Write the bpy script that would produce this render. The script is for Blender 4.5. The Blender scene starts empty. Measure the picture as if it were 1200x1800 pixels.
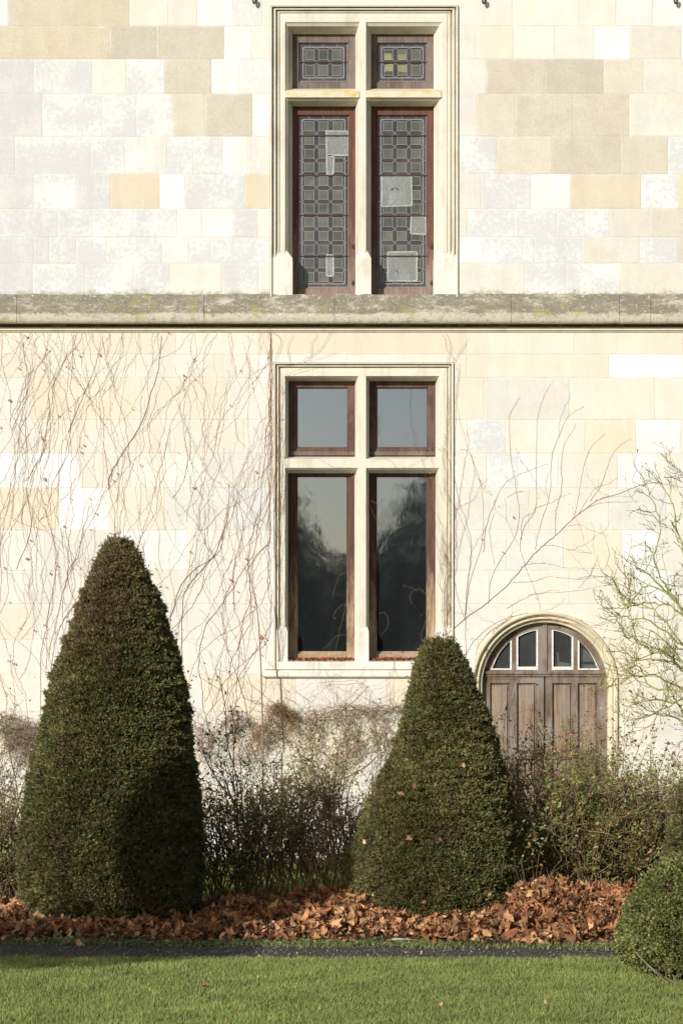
import bpy, bmesh, math, random
import numpy as np
from mathutils import Vector
C = bpy.context.scene.collection
R = math.radians
random.seed(7)
rng = np.random.default_rng(11)

# ------------------------------------------------------------ camera, sky, sun
CAM_D, EYE, HOR, F = 22.0, 1.7, 1209.0, 3960.0      # 180 px per metre on the wall face (1200x1800 frame)
cam = bpy.data.cameras.new('camera'); co = bpy.data.objects.new('camera', cam); C.objects.link(co)
co.location = (0, -CAM_D, EYE); co.rotation_euler = (R(90), 0, 0)
cam.sensor_fit = 'VERTICAL'; cam.sensor_height = 36; cam.sensor_width = 24
cam.lens = F/1800*36; cam.shift_y = (HOR-900)/1800; cam.clip_end = 600; cam.clip_start = 0.1
bpy.context.scene.camera = co
SUN_EL, SUN_AZ = 20.0, 33.0       # azimuth from the wall's normal, towards the left
w = bpy.data.worlds.new('World'); bpy.context.scene.world = w; w.use_nodes = True
nt = w.node_tree; nt.nodes.clear()
sky = nt.nodes.new('ShaderNodeTexSky'); sky.sky_type = 'NISHITA'; sky.sun_disc = False
sky.sun_elevation = R(SUN_EL); sky.sun_rotation = R(180+SUN_AZ); sky.dust_density = 1.5; sky.air_density = 1.0
bg = nt.nodes.new('ShaderNodeBackground'); bg.inputs[1].default_value = 0.075
wo = nt.nodes.new('ShaderNodeOutputWorld'); nt.links.new(sky.outputs[0], bg.inputs[0]); nt.links.new(bg.outputs[0], wo.inputs[0])
sl = bpy.data.lights.new('sun', 'SUN'); sl.energy = 4.0; sl.angle = R(0.6); sl.color = (1.0, 0.975, 0.935)
so = bpy.data.objects.new('sun', sl); C.objects.link(so)
sd = Vector((-math.sin(R(SUN_AZ))*math.cos(R(SUN_EL)), -math.cos(R(SUN_AZ))*math.cos(R(SUN_EL)), math.sin(R(SUN_EL))))
so.rotation_euler = sd.to_track_quat('Z', 'Y').to_euler(); so.location = sd*30
vs = bpy.context.scene.view_settings; vs.view_transform = 'Standard'; vs.look = 'None'; vs.gamma = 1; vs.exposure = 0.1

# ------------------------------------------------------------ helpers
def W(px, py, Y=0.0):
    s = (CAM_D+Y)/F
    return ((px-600)*s, Y, EYE-(py-HOR)*s)
def tag(o, label=None, cat=None, group=None, kind=None):
    if label: o['label'] = label
    if cat: o['category'] = cat
    if group: o['group'] = group
    if kind: o['kind'] = kind
    return o
def empty(name, loc=(0, 0, 0), parent=None):
    o = bpy.data.objects.new(name, None); C.objects.link(o); o.location = loc
    o.empty_display_size = 0.2
    if parent: o.parent = parent
    return o
def link(name, me, mat, parent=None, smooth=False):
    o = bpy.data.objects.new(name, me); C.objects.link(o)
    if mat:
        me.materials.append(mat)
    if parent:
        o.parent = parent
        # geometry is written in world space: undo the parents' offsets
        off = Vector((0, 0, 0)); p = parent
        while p: off += Vector(p.location); p = p.parent
        o.location = -off
    if smooth:
        me.polygons.foreach_set('use_smooth', [True]*len(me.polygons))
    return o
def obj(name, bm, mat, parent=None, smooth=False):
    bmesh.ops.recalc_face_normals(bm, faces=bm.faces) if False else None
    me = bpy.data.meshes.new(name); bm.to_mesh(me); bm.free()
    return link(name, me, mat, parent, smooth)
def np_mesh(name, V, Fc, mat, parent=None, col=None, smooth=False):
    """V (N,3), Fc (M,k), col (N,3)"""
    V = np.asarray(V, dtype=np.float32); Fc = np.asarray(Fc, dtype=np.int32)
    me = bpy.data.meshes.new(name)
    me.vertices.add(len(V)); me.vertices.foreach_set('co', V.ravel())
    m, k = Fc.shape
    me.loops.add(m*k); me.loops.foreach_set('vertex_index', Fc.ravel())
    me.polygons.add(m)
    me.polygons.foreach_set('loop_start', np.arange(0, m*k, k, dtype=np.int32))
    if col is not None:
        a = me.color_attributes.new('tone', 'FLOAT_COLOR', 'POINT')
        c4 = np.ones((len(V), 4), dtype=np.float32); c4[:, :3] = col
        a.data.foreach_set('color', c4.ravel())
    me.update(calc_edges=True); me.validate()
    return link(name, me, mat, parent, smooth)
class Tubes:
    def __init__(s, n=3): s.V = []; s.F = []; s.c = []; s.o = 0; s.n = n
    def add(s, P, rad, col=None):
        P = np.asarray(P, dtype=float); m = len(P)
        if m < 2: return
        rad = np.broadcast_to(np.asarray(rad, dtype=float), (m,))
        T = np.gradient(P, axis=0); T /= (np.linalg.norm(T, axis=1, keepdims=True)+1e-9)
        ref = np.array([0.31, 0.9, 0.3]) if abs(T[:, 1]).mean() < 0.75 else np.array([1.0, 0, 0.2])
        A = np.cross(T, ref); A /= (np.linalg.norm(A, axis=1, keepdims=True)+1e-9); B = np.cross(T, A)
        n = s.n
        ang = np.arange(n)*2*np.pi/n
        ring = P[:, None, :]+rad[:, None, None]*(np.cos(ang)[None, :, None]*A[:, None, :]+np.sin(ang)[None, :, None]*B[:, None, :])
        s.V.append(ring.reshape(-1, 3))
        i = np.arange(m-1)[:, None]*n; j = np.arange(n)[None, :]; j2 = (j+1) % n
        s.F.append(np.stack([i+j, i+j2, i+n+j2, i+n+j], axis=-1).reshape(-1, 4)+s.o)
        if col is not None: s.c.append(np.broadcast_to(np.asarray(col, float), (m*n, 3)))
        s.o += m*n
    def build(s, name, mat, parent=None, smooth=True):
        return np_mesh(name, np.concatenate(s.V), np.concatenate(s.F), mat, parent,
                       np.concatenate(s.c) if s.c else None, smooth)
_ND = rng.normal(size=(3, 9, 3)); _NP = rng.uniform(0, 6.28, (3, 9))
def nz(P, scale=1.0, seed=0):
    """cheap smooth noise in about -1..1"""
    P = np.asarray(P, dtype=float)*scale; out = 0; k = seed % 3
    for q in range(9):
        out = out+np.sin(P@_ND[k, q]*(1+0.35*q)+_NP[k, q]+seed*1.7+1.3*np.sin(P@_ND[k, (q+4) % 9]*.8+seed))/(1+.25*q)
    return out/3.2
def unit(v): return v/(np.linalg.norm(v, axis=-1, keepdims=True)+1e-9)
def smooth_path(pts, step=6, jit=0.0):
    pts = np.asarray(pts, float)
    P = np.vstack([2*pts[0]-pts[1], pts, 2*pts[-1]-pts[-2]]); out = []
    for i in range(1, len(P)-2):
        a, b, c, d = P[i-1:i+3]
        for t in np.linspace(0, 1, step, endpoint=False):
            out.append(.5*((2*b)+(c-a)*t+(2*a-5*b+4*c-d)*t*t+(3*b-a-3*c+d)*t**3))
    out.append(P[-2]); out = np.array(out)
    if jit:
        j = rng.normal(0, jit, out.shape); j[0] = 0
        out = out+j
    return out

# ------------------------------------------------------------ materials
def new_mat(name):
    m = bpy.data.materials.new(name); m.use_nodes = True; n = m.node_tree; n.nodes.clear()
    o = n.nodes.new('ShaderNodeOutputMaterial'); p = n.nodes.new('ShaderNodeBsdfPrincipled')
    n.links.new(p.outputs[0], o.inputs[0]); return m, n, p, o
class G:
    """tiny node-graph writer"""
    def __init__(s, n): s.n = n
    def _in(s, sock, v):
        if isinstance(v, bpy.types.NodeSocket): s.n.links.new(v, sock)
        elif v is not None:
            if hasattr(sock.default_value, '__len__') and not hasattr(v, '__len__'): v = (v,)*len(sock.default_value)
            if hasattr(sock.default_value, '__len__') and len(sock.default_value) == 4 and len(v) == 3: v = (*v, 1)
            sock.default_value = v
    def co(s, kind='Object'): return s.n.nodes.new('ShaderNodeTexCoord').outputs[kind]
    def attr(s, name, out=0):
        a = s.n.nodes.new('ShaderNodeAttribute'); a.attribute_name = name; return a.outputs[out]
    def map(s, v, scale=(1, 1, 1), rot=(0, 0, 0)):
        m = s.n.nodes.new('ShaderNodeMapping'); s._in(m.inputs[0], v); m.inputs[3].default_value = scale; m.inputs[2].default_value = rot; return m.outputs[0]
    def noise(s, v, scale, detail=4, rough=.55, dist=0, color=False):
        t = s.n.nodes.new('ShaderNodeTexNoise'); s._in(t.inputs['Vector'], v); t.inputs['Scale'].default_value = scale
        t.inputs['Detail'].default_value = detail; t.inputs['Roughness'].default_value = rough; t.inputs['Distortion'].default_value = dist
        return t.outputs[1 if color else 0]
    def vor(s, v, scale, out=0, feature='F1'):
        t = s.n.nodes.new('ShaderNodeTexVoronoi'); t.feature = feature; s._in(t.inputs['Vector'], v); t.inputs['Scale'].default_value = scale; return t.outputs[out]
    def ramp(s, v, lo, hi, a=0.0, b=1.0, smooth=True):
        t = s.n.nodes.new('ShaderNodeMapRange'); t.interpolation_type = 'SMOOTHSTEP' if smooth else 'LINEAR'
        s._in(t.inputs[0], v); t.inputs[1].default_value = lo; t.inputs[2].default_value = hi; t.inputs[3].default_value = a; t.inputs[4].default_value = b
        return t.outputs[0]
    def math(s, op, a, b=None, c=None):
        t = s.n.nodes.new('ShaderNodeMath'); t.operation = op; s._in(t.inputs[0], a)
        if b is not None: s._in(t.inputs[1], b)
        if c is not None: s._in(t.inputs[2], c)
        return t.outputs[0]
    def mix(s, f, a, b, mode='MIX'):
        t = s.n.nodes.new('ShaderNodeMix'); t.data_type = 'RGBA'; t.blend_type = mode; t.clamp_factor = True
        s._in(t.inputs[0], f); s._in(t.inputs[6], a); s._in(t.inputs[7], b); return t.outputs[2]
    def bump(s, h, strength=.3, dist=.01, normal=None):
        t = s.n.nodes.new('ShaderNodeBump'); t.inputs['Strength'].default_value = strength; t.inputs['Distance'].default_value = dist
        s._in(t.inputs['Height'], h)
        if normal is not None: s._in(t.inputs['Normal'], normal)
        return t.outputs[0]
    def sep(s, v):
        t = s.n.nodes.new('ShaderNodeSeparateXYZ'); s._in(t.inputs[0], v); return t.outputs

def wall_material():
    m, n, p, o = new_mat('ashlar limestone'); g = G(n)
    v = g.co(); tone = g.attr('tone'); eu = g.sep(g.attr('edge', 1)); ew = g.sep(g.attr('size', 1)); q = g.sep(g.attr('mott', 1))
    du = g.math('MINIMUM', eu[0], g.math('SUBTRACT', ew[0], eu[0]))
    dv = g.math('MINIMUM', eu[1], g.math('SUBTRACT', ew[1], eu[1]))
    ed = g.math('MINIMUM', du, dv)
    wob = g.math('MULTIPLY', g.math('SUBTRACT', g.noise(v, 12, 7, .8), .5), .03)
    edw = g.math('ADD', ed, wob)
    # weathering grain inside each block
    grain = g.noise(v, 38, 6, .75)
    col = g.mix(g.ramp(grain, .3, .75, 0, .55), tone, (1.12, 1.1, 1.06), 'MULTIPLY')
    big = g.noise(v, 2.1, 5, .6)
    col = g.mix(g.ramp(big, .35, .7, .0, .6), col, g.mix(1, col, (.95, .915, .83), 'MULTIPLY'))
    streak = g.noise(g.map(v, (3.2, 1, .5)), 2.2, 6, .7)
    col = g.mix(g.ramp(streak, .42, .7, .0, .6), col, g.mix(1, col, (.90, .89, .86), 'MULTIPLY'))
    mid = g.noise(v, 8, 7, .75); col = g.mix(g.ramp(mid, .52, .7, 0, .5), col, g.mix(1, col, (.93, .885, .78), 'MULTIPLY'))
    # lavender-grey patches where the limewash has gone
    pn = g.noise(v, 24, 9, .88); pn2 = g.noise(v, 3.0, 3, .5)
    pm = g.math('MULTIPLY', g.ramp(g.math('ADD', pn, g.math('MULTIPLY', pn2, .5)), .69, .80), q[0])
    pm = g.math('MULTIPLY', pm, g.ramp(edw, -.004, .022, .75, 1))
    col = g.mix(g.math('MULTIPLY', pm, .75), col, (.57, .57, .575))
    # dirt: coarse grain on the tan blocks
    dn = g.noise(v, 42, 8, .95); dm = g.math('MULTIPLY', g.ramp(dn, .44, .62, 0, .8), q[1])
    col = g.mix(dm, col, (.40, .355, .285))
    dm2 = g.math('MULTIPLY', g.ramp(g.noise(v, 6, 4, .6), .42, .65, 0, .5), q[1])
    col = g.mix(dm2, col, (.5, .45, .37))
    # small dark lichen spots
    sp = g.math('MULTIPLY', g.ramp(g.vor(v, 26), .10, .17, 1, 0), g.ramp(g.noise(v, 1.7, 3, .6), .52, .68))
    sp = g.math('MULTIPLY', sp, g.math('MULTIPLY_ADD', q[1], .6, .22))
    col = g.mix(sp, col, (.38, .34, .24))
    sp2 = g.math('MULTIPLY', g.ramp(g.vor(v, 70), .08, .16, .5, 0), g.ramp(g.noise(v, 4, 3, .6), .5, .65))
    col = g.mix(sp2, col, (.42, .40, .36))
    col = g.mix(g.math('MULTIPLY', g.ramp(edw, .0, .035, 1, 0), g.ramp(g.noise(v, 3.3, 4, .7), .45, .65, 0, .4)), col, (.75, .72, .65))
    zz = g.sep(v)[2]
    lz = g.math('ADD', g.ramp(zz, 5.50, 5.66, .30, -.12, False), g.noise(g.map(v, (.7, 1, 1)), 9, 8, .8))
    lz = g.math('MULTIPLY', g.ramp(lz, .58, .72, 0, .75), g.ramp(zz, 5.40, 5.45))
    col = g.mix(lz, col, (.36, .33, .25))
    # joints, some of them almost closed
    jv = g.ramp(g.noise(v, 5, 3, .5), .36, .62, 0.02, .6)
    jm = g.math('MULTIPLY', g.ramp(edw, .002, .0075, 1, 0), jv)
    col = g.mix(jm, col, (.58, .52, .42))
    n.links.new(col, p.inputs['Base Color']); p.inputs['Roughness'].default_value = .9; p.inputs['Specular IOR Level'].default_value = .15
    h = g.math('ADD', g.math('MULTIPLY', grain, .5), g.math('MULTIPLY', g.ramp(edw, 0, .012), .8))
    h = g.math('ADD', h, g.math('MULTIPLY', pm, -.25))
    n.links.new(g.bump(h, .35, .008), p.inputs['Normal'])
    return m
def stone_material(name, base, dirt=.3, ochre=0.0, lichen=0.0, crack=0):
    m, n, p, o = new_mat(name); g = G(n); v = g.co()
    gr = g.noise(v, 45, 6, .75)
    col = g.mix(g.ramp(gr, .3, .75, 0, .6), base, tuple(min(1, c*1.15) for c in base))
    col = g.mix(g.ramp(g.noise(g.map(v, (1, 1, .35)), 7, 5, .65), .45, .7, 0, dirt), col, (.46, .41, .31))
    if ochre:
        col = g.mix(g.math('MULTIPLY', g.ramp(g.noise(g.map(v, (.5, 1, 1.2)), 9, 6, .75), .48, .62), ochre), col, (.66, .47, .15))
    if lichen:
        nn = g.noise(g.map(v, (.5, 1, 1)), 7, 9, .85); top = g.ramp(g.sep(v)[2], 5.31, 5.36)
        nn = g.math('ADD', nn, g.math('MULTIPLY_ADD', top, .16, -.08))
        col = g.mix(g.ramp(nn, .44, .60, 0, lichen), col, (.24, .215, .16))
        col = g.mix(g.ramp(g.noise(v, 30, 6, .85), .52, .64, 0, lichen*.8), col, (.15, .135, .10))
        col = g.mix(g.ramp(g.noise(v, 26, 5, .7), .60, .66, 0, .8), col, (.66, .64, .56))
        col = g.mix(g.ramp(g.noise(v, 5, 4, .6), .56, .66, 0, .55), col, (.33, .29, .10))
        col = g.mix(g.ramp(g.vor(v, 34), .12, .2, .8, 0), col, (.62, .60, .52))
    n.links.new(col, p.inputs['Base Color']); p.inputs['Roughness'].default_value = .9; p.inputs['Specular IOR Level'].default_value = .15
    n.links.new(g.bump(gr, .4, .012 if lichen else .006), p.inputs['Normal'])
    return m
def wood_material(name, a, b, grey=(.30, .28, .25), weather=.5, scale=1.0, horiz=False):
    m, n, p, o = new_mat(name); g = G(n); v = g.co()
    st = (3, 1, 60) if horiz else (60, 1, 3)
    st = tuple(x*scale for x in st)
    gr = g.noise(g.map(v, st), 1.0, 6, .65, .6)
    fine = g.noise(g.map(v, (st[0]*3, 1, st[2]*2)), 1.0, 4, .7)
    col = g.mix(g.ramp(gr, .35, .68), a, b)
    col = g.mix(g.ramp(fine, .5, .7, 0, .55), col, tuple(c*.42 for c in a))
    col = g.mix(g.ramp(g.noise(g.map(v, (2, 2, 1)), 2.5, 5, .65), .40, .64, 0, weather), col, grey)
    col = g.mix(g.ramp(g.noise(v, 48, 4, .7), .60, .70, 0, .35), col, (.5, .45, .38))
    n.links.new(col, p.inputs['Base Color']); p.inputs['Roughness'].default_value = .75; p.inputs['Specular IOR Level'].default_value = .25
    n.links.new(g.bump(g.math('ADD', gr, fine), .4, .003), p.inputs['Normal'])
    return m
def tone_material(name, rough=.6, spec=.3, var=.25, trans=0.0, scale=14):
    m, n, p, o = new_mat(name); g = G(n); v = g.co(); c = g.attr('tone')
    c = g.mix(g.ramp(g.noise(v, scale, 4, .6), .3, .7, 0, 1), g.mix(1, c, (1-var,)*3, 'MULTIPLY'), g.mix(1, c, (1+var,)*3, 'MULTIPLY'))
    n.links.new(c, p.inputs['Base Color']); p.inputs['Roughness'].default_value = rough; p.inputs['Specular IOR Level'].default_value = spec
    if trans:
        t = n.nodes.new('ShaderNodeBsdfTranslucent'); n.links.new(c, t.inputs[0])
        mx = n.nodes.new('ShaderNodeMixShader'); mx.inputs[0].default_value = trans
        n.links.new(p.outputs[0], mx.inputs[1]); n.links.new(t.outputs[0], mx.inputs[2]); n.links.new(mx.outputs[0], o.inputs[0])
    return m
def glass_material(name, refl=.3, tint=(.5, .52, .5), base=(.02, .022, .022), opaque=.55, rough=.02, wave=.35, wscale=3.0, streak=False):
    """old window glass: mirror-like coat over a dim see-through body with dust on it"""
    m, n, p, o = new_mat(name); g = G(n); v = g.co(); n.nodes.remove(p)
    gl = n.nodes.new('ShaderNodeBsdfGlossy'); gl.inputs['Roughness'].default_value = rough; gl.inputs[0].default_value = (.80, .88, 1, 1)
    tr = n.nodes.new('ShaderNodeBsdfTransparent'); tr.inputs[0].default_value = (*tint, 1)
    di = n.nodes.new('ShaderNodeBsdfDiffuse')
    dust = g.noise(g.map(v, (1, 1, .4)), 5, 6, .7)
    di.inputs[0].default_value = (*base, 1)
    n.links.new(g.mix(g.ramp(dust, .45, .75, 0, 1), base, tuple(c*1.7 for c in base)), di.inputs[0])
    h = g.math('ADD', g.noise(g.map(v, (1, 1, .8), (0, R(25), 0)), wscale, 2, .5, .4), g.math('MULTIPLY', g.noise(g.map(v, (1.6, 1, .5), (0, R(35), 0)), wscale*5, 4, .7, .8), .12))
    bmp = g.bump(h, wave, .01); n.links.new(bmp, gl.inputs['Normal'])
    m1 = n.nodes.new('ShaderNodeMixShader'); m1.inputs[0].default_value = opaque
    n.links.new(tr.outputs[0], m1.inputs[1]); n.links.new(di.outputs[0], m1.inputs[2])
    m2 = n.nodes.new('ShaderNodeMixShader')
    fr = n.nodes.new('ShaderNodeFresnel'); fr.inputs[0].default_value = 1.5
    n.links.new(g.math('ADD', fr.outputs[0], refl), m2.inputs[0])
    n.links.new(m1.outputs[0], m2.inputs[1]); n.links.new(gl.outputs[0], m2.inputs[2]); n.links.new(m2.outputs[0], o.inputs[0])
    return m
def plain_material(name, colr, rough=.6, spec=.3, metal=0, var=.2, scale=20):
    m, n, p, o = new_mat(name); g = G(n)
    c = g.mix(g.ramp(g.noise(g.co(), scale, 5, .65), .3, .7), tuple(x*(1-var) for x in colr), tuple(min(1, x*(1+var)) for x in colr))
    n.links.new(c, p.inputs['Base Color']); p.inputs['Roughness'].default_value = rough; p.inputs['Specular IOR Level'].default_value = spec; p.inputs['Metallic'].default_value = metal
    return m
M_wall = wall_material()
M_trim = stone_material('dressed limestone trim', (.70, .655, .535), .45, 0)
M_trim_up = stone_material('weathered limestone trim', (.70, .66, .555), .5, .12)
M_ochre = stone_material('limestone with ochre lichen', (.68, .62, .46), .3, .9)
M_string = stone_material('mossy string course stone', (.52, .475, .38), .6, .1, 1.0)
M_string_clean = stone_material('smooth stone of lower mouldings', (.68, .63, .50), .5, 0)
M_groove = stone_material('drip stone with painted shade', (.13, .11, .07), .5)  # near-black base colour paints the shadow line under the overhang
M_sill = stone_material('limestone sill', (.74, .71, .63), .5, 0)
M_arch = stone_material('yellowed limestone arch', (.64, .575, .42), .75, .12)
M_red = wood_material('red brown painted wood', (.19, .062, .036), (.30, .11, .065), (.33, .25, .20), .35)
M_brown = wood_material('dark brown window wood', (.078, .042, .032), (.14, .078, .058), (.22, .16, .125), .4)
M_greywood = wood_material('grey weathered window wood', (.11, .08, .068), (.19, .145, .12), (.25, .215, .19), .55)
M_lightwood = wood_material('pale bleached oak frame', (.30, .19, .10), (.46, .33, .20), (.42, .38, .32), .45)
M_door = wood_material('weathered oak door', (.125, .084, .058), (.235, .168, .118), (.32, .29, .26), .65)
M_panel = wood_material('oak door panels', (.17, .115, .075), (.36, .265, .175), (.34, .305, .26), .5, .6)
def worn_wood(name, a, b, pale, z0, z1):
    m, n, p, o = new_mat(name); g = G(n); v = g.co(); z = g.sep(v)[2]
    gr = g.noise(g.map(v, (60, 1, 3)), 1.0, 6, .65, .6); fine = g.noise(g.map(v, (180, 1, 6)), 1, 4, .7)
    c = g.mix(g.ramp(gr, .35, .68), a, b)
    k = g.math('ADD', g.ramp(z, z0, z1, .62, 0, False), g.math('MULTIPLY', g.math('SUBTRACT', g.noise(g.map(v, (12, 12, 2.5)), 1, 6, .75), .5), 1.5))
    c = g.mix(g.ramp(k, .12, .62, 0, .95), c, g.mix(g.ramp(gr, .3, .7), pale, tuple(x*1.4 for x in pale)))
    c = g.mix(g.ramp(fine, .5, .7, 0, .5), c, tuple(x*.45 for x in a))
    n.links.new(c, p.inputs['Base Color']); p.inputs['Roughness'].default_value = .75; p.inputs['Specular IOR Level'].default_value = .2
    n.links.new(g.bump(g.math('ADD', gr, fine), .4, .003), p.inputs['Normal']); return m
M_red = worn_wood('worn red brown window wood', (.105, .048, .036), (.18, .085, .06), (.23, .17, .14), 5.5, 6.6)
M_brown_lo = worn_wood('worn brown window wood', (.08, .042, .032), (.15, .08, .058), (.36, .265, .175), 1.9, 3.3)
M_putty = plain_material('white flaking glazing paint', (.72, .71, .66), .7, .2, 0, .12, 40)
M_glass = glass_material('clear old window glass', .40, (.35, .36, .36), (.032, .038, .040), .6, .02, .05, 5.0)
M_fan = glass_material('dusty fanlight glass', .05, (.6, .62, .6), (.085, .09, .085), .45, .05, .3, 4)
M_lead = plain_material('lead cames', (.29, .27, .27), .55, .4, 0, .15, 60)
M_bar = plain_material('iron saddle bars', (.07, .045, .04), .7, .3)
M_iron = plain_material('rusty iron', (.05, .045, .042), .6, .4, .3, .3, 60)
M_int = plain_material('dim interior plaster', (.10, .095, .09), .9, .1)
M_white = plain_material('white card', (.75, .76, .74), .7, .2, 0, .1, 6)
M_twig = tone_material('bark of stems', .85, .12, .3, 0, 30)
M_leaf = tone_material('living leaves', .45, .45, .25, .18, 20)
M_yew = tone_material('yew needles', .55, .28, .22, .10, 6)
M_stone = tone_material('gravel chips', .9, .2, .2)
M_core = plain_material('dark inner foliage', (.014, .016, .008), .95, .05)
M_dead = tone_material('dead leaves', .75, .2, .25, .10, 30)
M_grass = tone_material('grass blades', .55, .28, .15, .25, 3)
M_petal = tone_material('rose petals', .6, .3, .1, .3)

# ------------------------------------------------------------ the building
bld = empty('stone_building')
tag(bld, 'pale limestone manor wall with two tall mullioned windows and an arched oak door', 'building')

# --- wall of ashlar blocks.  tones: colour, mottle, dirt
T = {'w': ((.79, .79, .775), .4, 0), 'W': ((.84, .84, .835), .1, 0), 'M': ((.77, .77, .765), 1.0, .02), 'G': ((.68, .68, .678), 1.0, .05),
     'g': ((.74, .735, .71), .6, .05), 'c': ((.77, .745, .68), .3, .05), 'C': ((.745, .705, .61), .05, .1), 't': ((.685, .645, .55), .1, .45),
     'l': ((.74, .715, .645), .25, .28), 'T': ((.645, .60, .505), .0, .75), 'D': ((.60, .56, .485), .0, .95), 'y': ((.70, .63, .48), .05, .25),
     'Y': ((.665, .605, .48), .0, .65), 's': ((.745, .69, .57), .0, .10), 'n': ((.745, .715, .635), .1, .07), 'e': ((.735, .715, .66), .4, .12)}
rows_up = [   # top, bottom, left list, right list; x boundaries with the tone of the block that ends there
 (-12, 46, [(15,'w'),(228,'Y'),(296,'c'),(347,'c'),(410,'w'),(462,'g'),(900,'c')], [(882,'w'),(1018,'c'),(1082,'c'),(1147,'w'),(1215,'w')]),
 (46, 104, [(193,'Y'),(275,'D'),(394,'T'),(442,'w'),(600,'l')], [(835,'l'),(902,'C'),(974,'c'),(1044,'c'),(1107,'w'),(1196,'l'),(1260,'w')]),
 (104, 165, [(60,'G'),(162,'M'),(222,'c'),(290,'M'),(372,'T'),(420,'w'),(600,'g')], [(854,'e'),(957,'T'),(1060,'D'),(1130,'t'),(1230,'l')]),
 (165, 240, [(75,'G'),(180,'M'),(240,'M'),(306,'M'),(360,'t'),(444,'T'),(600,'w')], [(838,'e'),(905,'t'),(1006,'T'),(1105,'T'),(1210,'l')]),
 (240, 306, [(27,'G'),(160,'M'),(220,'M'),(294,'g'),(340,'M'),(392,'M'),(436,'w'),(600,'g')], [(872,'M'),(970,'t'),(1090,'T'),(1173,'t'),(1250,'M')]),
 (306, 367, [(60,'G'),(136,'M'),(194,'G'),(281,'y'),(326,'W'),(430,'M'),(600,'y')], [(845,'l'),(932,'M'),(1002,'w'),(1126,'y'),(1192,'M'),(1260,'y')]),
 (367, 417, [(102,'G'),(163,'M'),(235,'M'),(312,'M'),(355,'w'),(410,'w'),(453,'G'),(600,'c')], [(821,'l'),(904,'M'),(977,'M'),(1071,'M'),(1150,'l'),(1260,'t')]),
 (417, 463, [(60,'G'),(87,'G'),(134,'M'),(187,'M'),(285,'M'),(333,'w'),(370,'M'),(600,'M')], [(850,'w'),(939,'M'),(1022,'M'),(1123,'l'),(1190,'M'),(1270,'t')]),
 (463, 522, [(58,'G'),(150,'M'),(235,'M'),(299,'M'),(390,'c'),(454,'M'),(620,'e')], [(922,'l'),(994,'M'),(1090,'M'),(1240,'l')]),
 (522, 584, [(150,'n'),(330,'C'),(520,'n')], [(900,'n'),(1100,'C'),(1300,'n')]),
 (584, 623, [(120,'n'),(310,'C'),(455,'n'),(820,'s')], [(1010,'n'),(1200,'C')]),
 (623, 664, [(90,'C'),(240,'n'),(440,'n'),(610,'c')], [(820,'n'),(1070,'C'),(1200,'W'),(1300,'n')]),
 (664, 738, [(54,'c'),(120,'s'),(250,'s'),(400,'C'),(600,'c')], [(850,'C'),(1000,'e'),(1150,'n'),(1260,'C')]),
 (738, 797, [(70,'c'),(150,'C'),(300,'n'),(430,'n'),(600,'e')], [(822,'c'),(888,'M'),(1028,'n'),(1117,'s'),(1195,'W'),(1280,'n')]),
 (797, 858, [(105,'W'),(142,'W'),(230,'n'),(360,'c'),(600,'e')], [(855,'e'),(910,'M'),(981,'w'),(1085,'n'),(1152,'W'),(1280,'e')]),
 (858, 932, [(104,'s'),(193,'W'),(290,'C'),(400,'e'),(600,'g')], [(930,'e'),(1070,'n'),(1170,'e'),(1300,'n')]),
 (932, 1003, [(80,'c'),(210,'e'),(330,'w'),(460,'c'),(600,'w')], [(890,'e'),(990,'e'),(1093,'s'),(1156,'W'),(1300,'n')]),
 (1003, 1062, [(120,'e'),(250,'c'),(370,'n'),(600,'c')], [(860,'c'),(1000,'n'),(1115,'n'),(1180,'w'),(1300,'e')]),
 (1062, 1124, [(60,'C'),(200,'c'),(330,'e'),(470,'c'),(620,'w')], [(900,'c'),(1130,'C'),(1260,'n')]),
 (1124, 1186, [(130,'c'),(280,'n'),(400,'c'),(620,'c')], [(840,'c'),(1150,'s'),(1290,'n')]),
 (1186, 1252, [(90,'n'),(240,'C'),(360,'c'),(520,'s'),(680,'c')], [(1120,'s'),(1280,'C')]),
 (1252, 1323, [(150,'C'),(300,'n'),(440,'c'),(590,'s'),(740,'n')], [(1150,'C'),(1290,'e')]),
]
holes_px = [(474.5, 805.5, 9, 522), (480.5, 797.5, 637, 1166)]       # window surrounds
DCX, DCY, DR = 957.0, 1204.0, 129.0                                   # outer edge of the arch moulding
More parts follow.
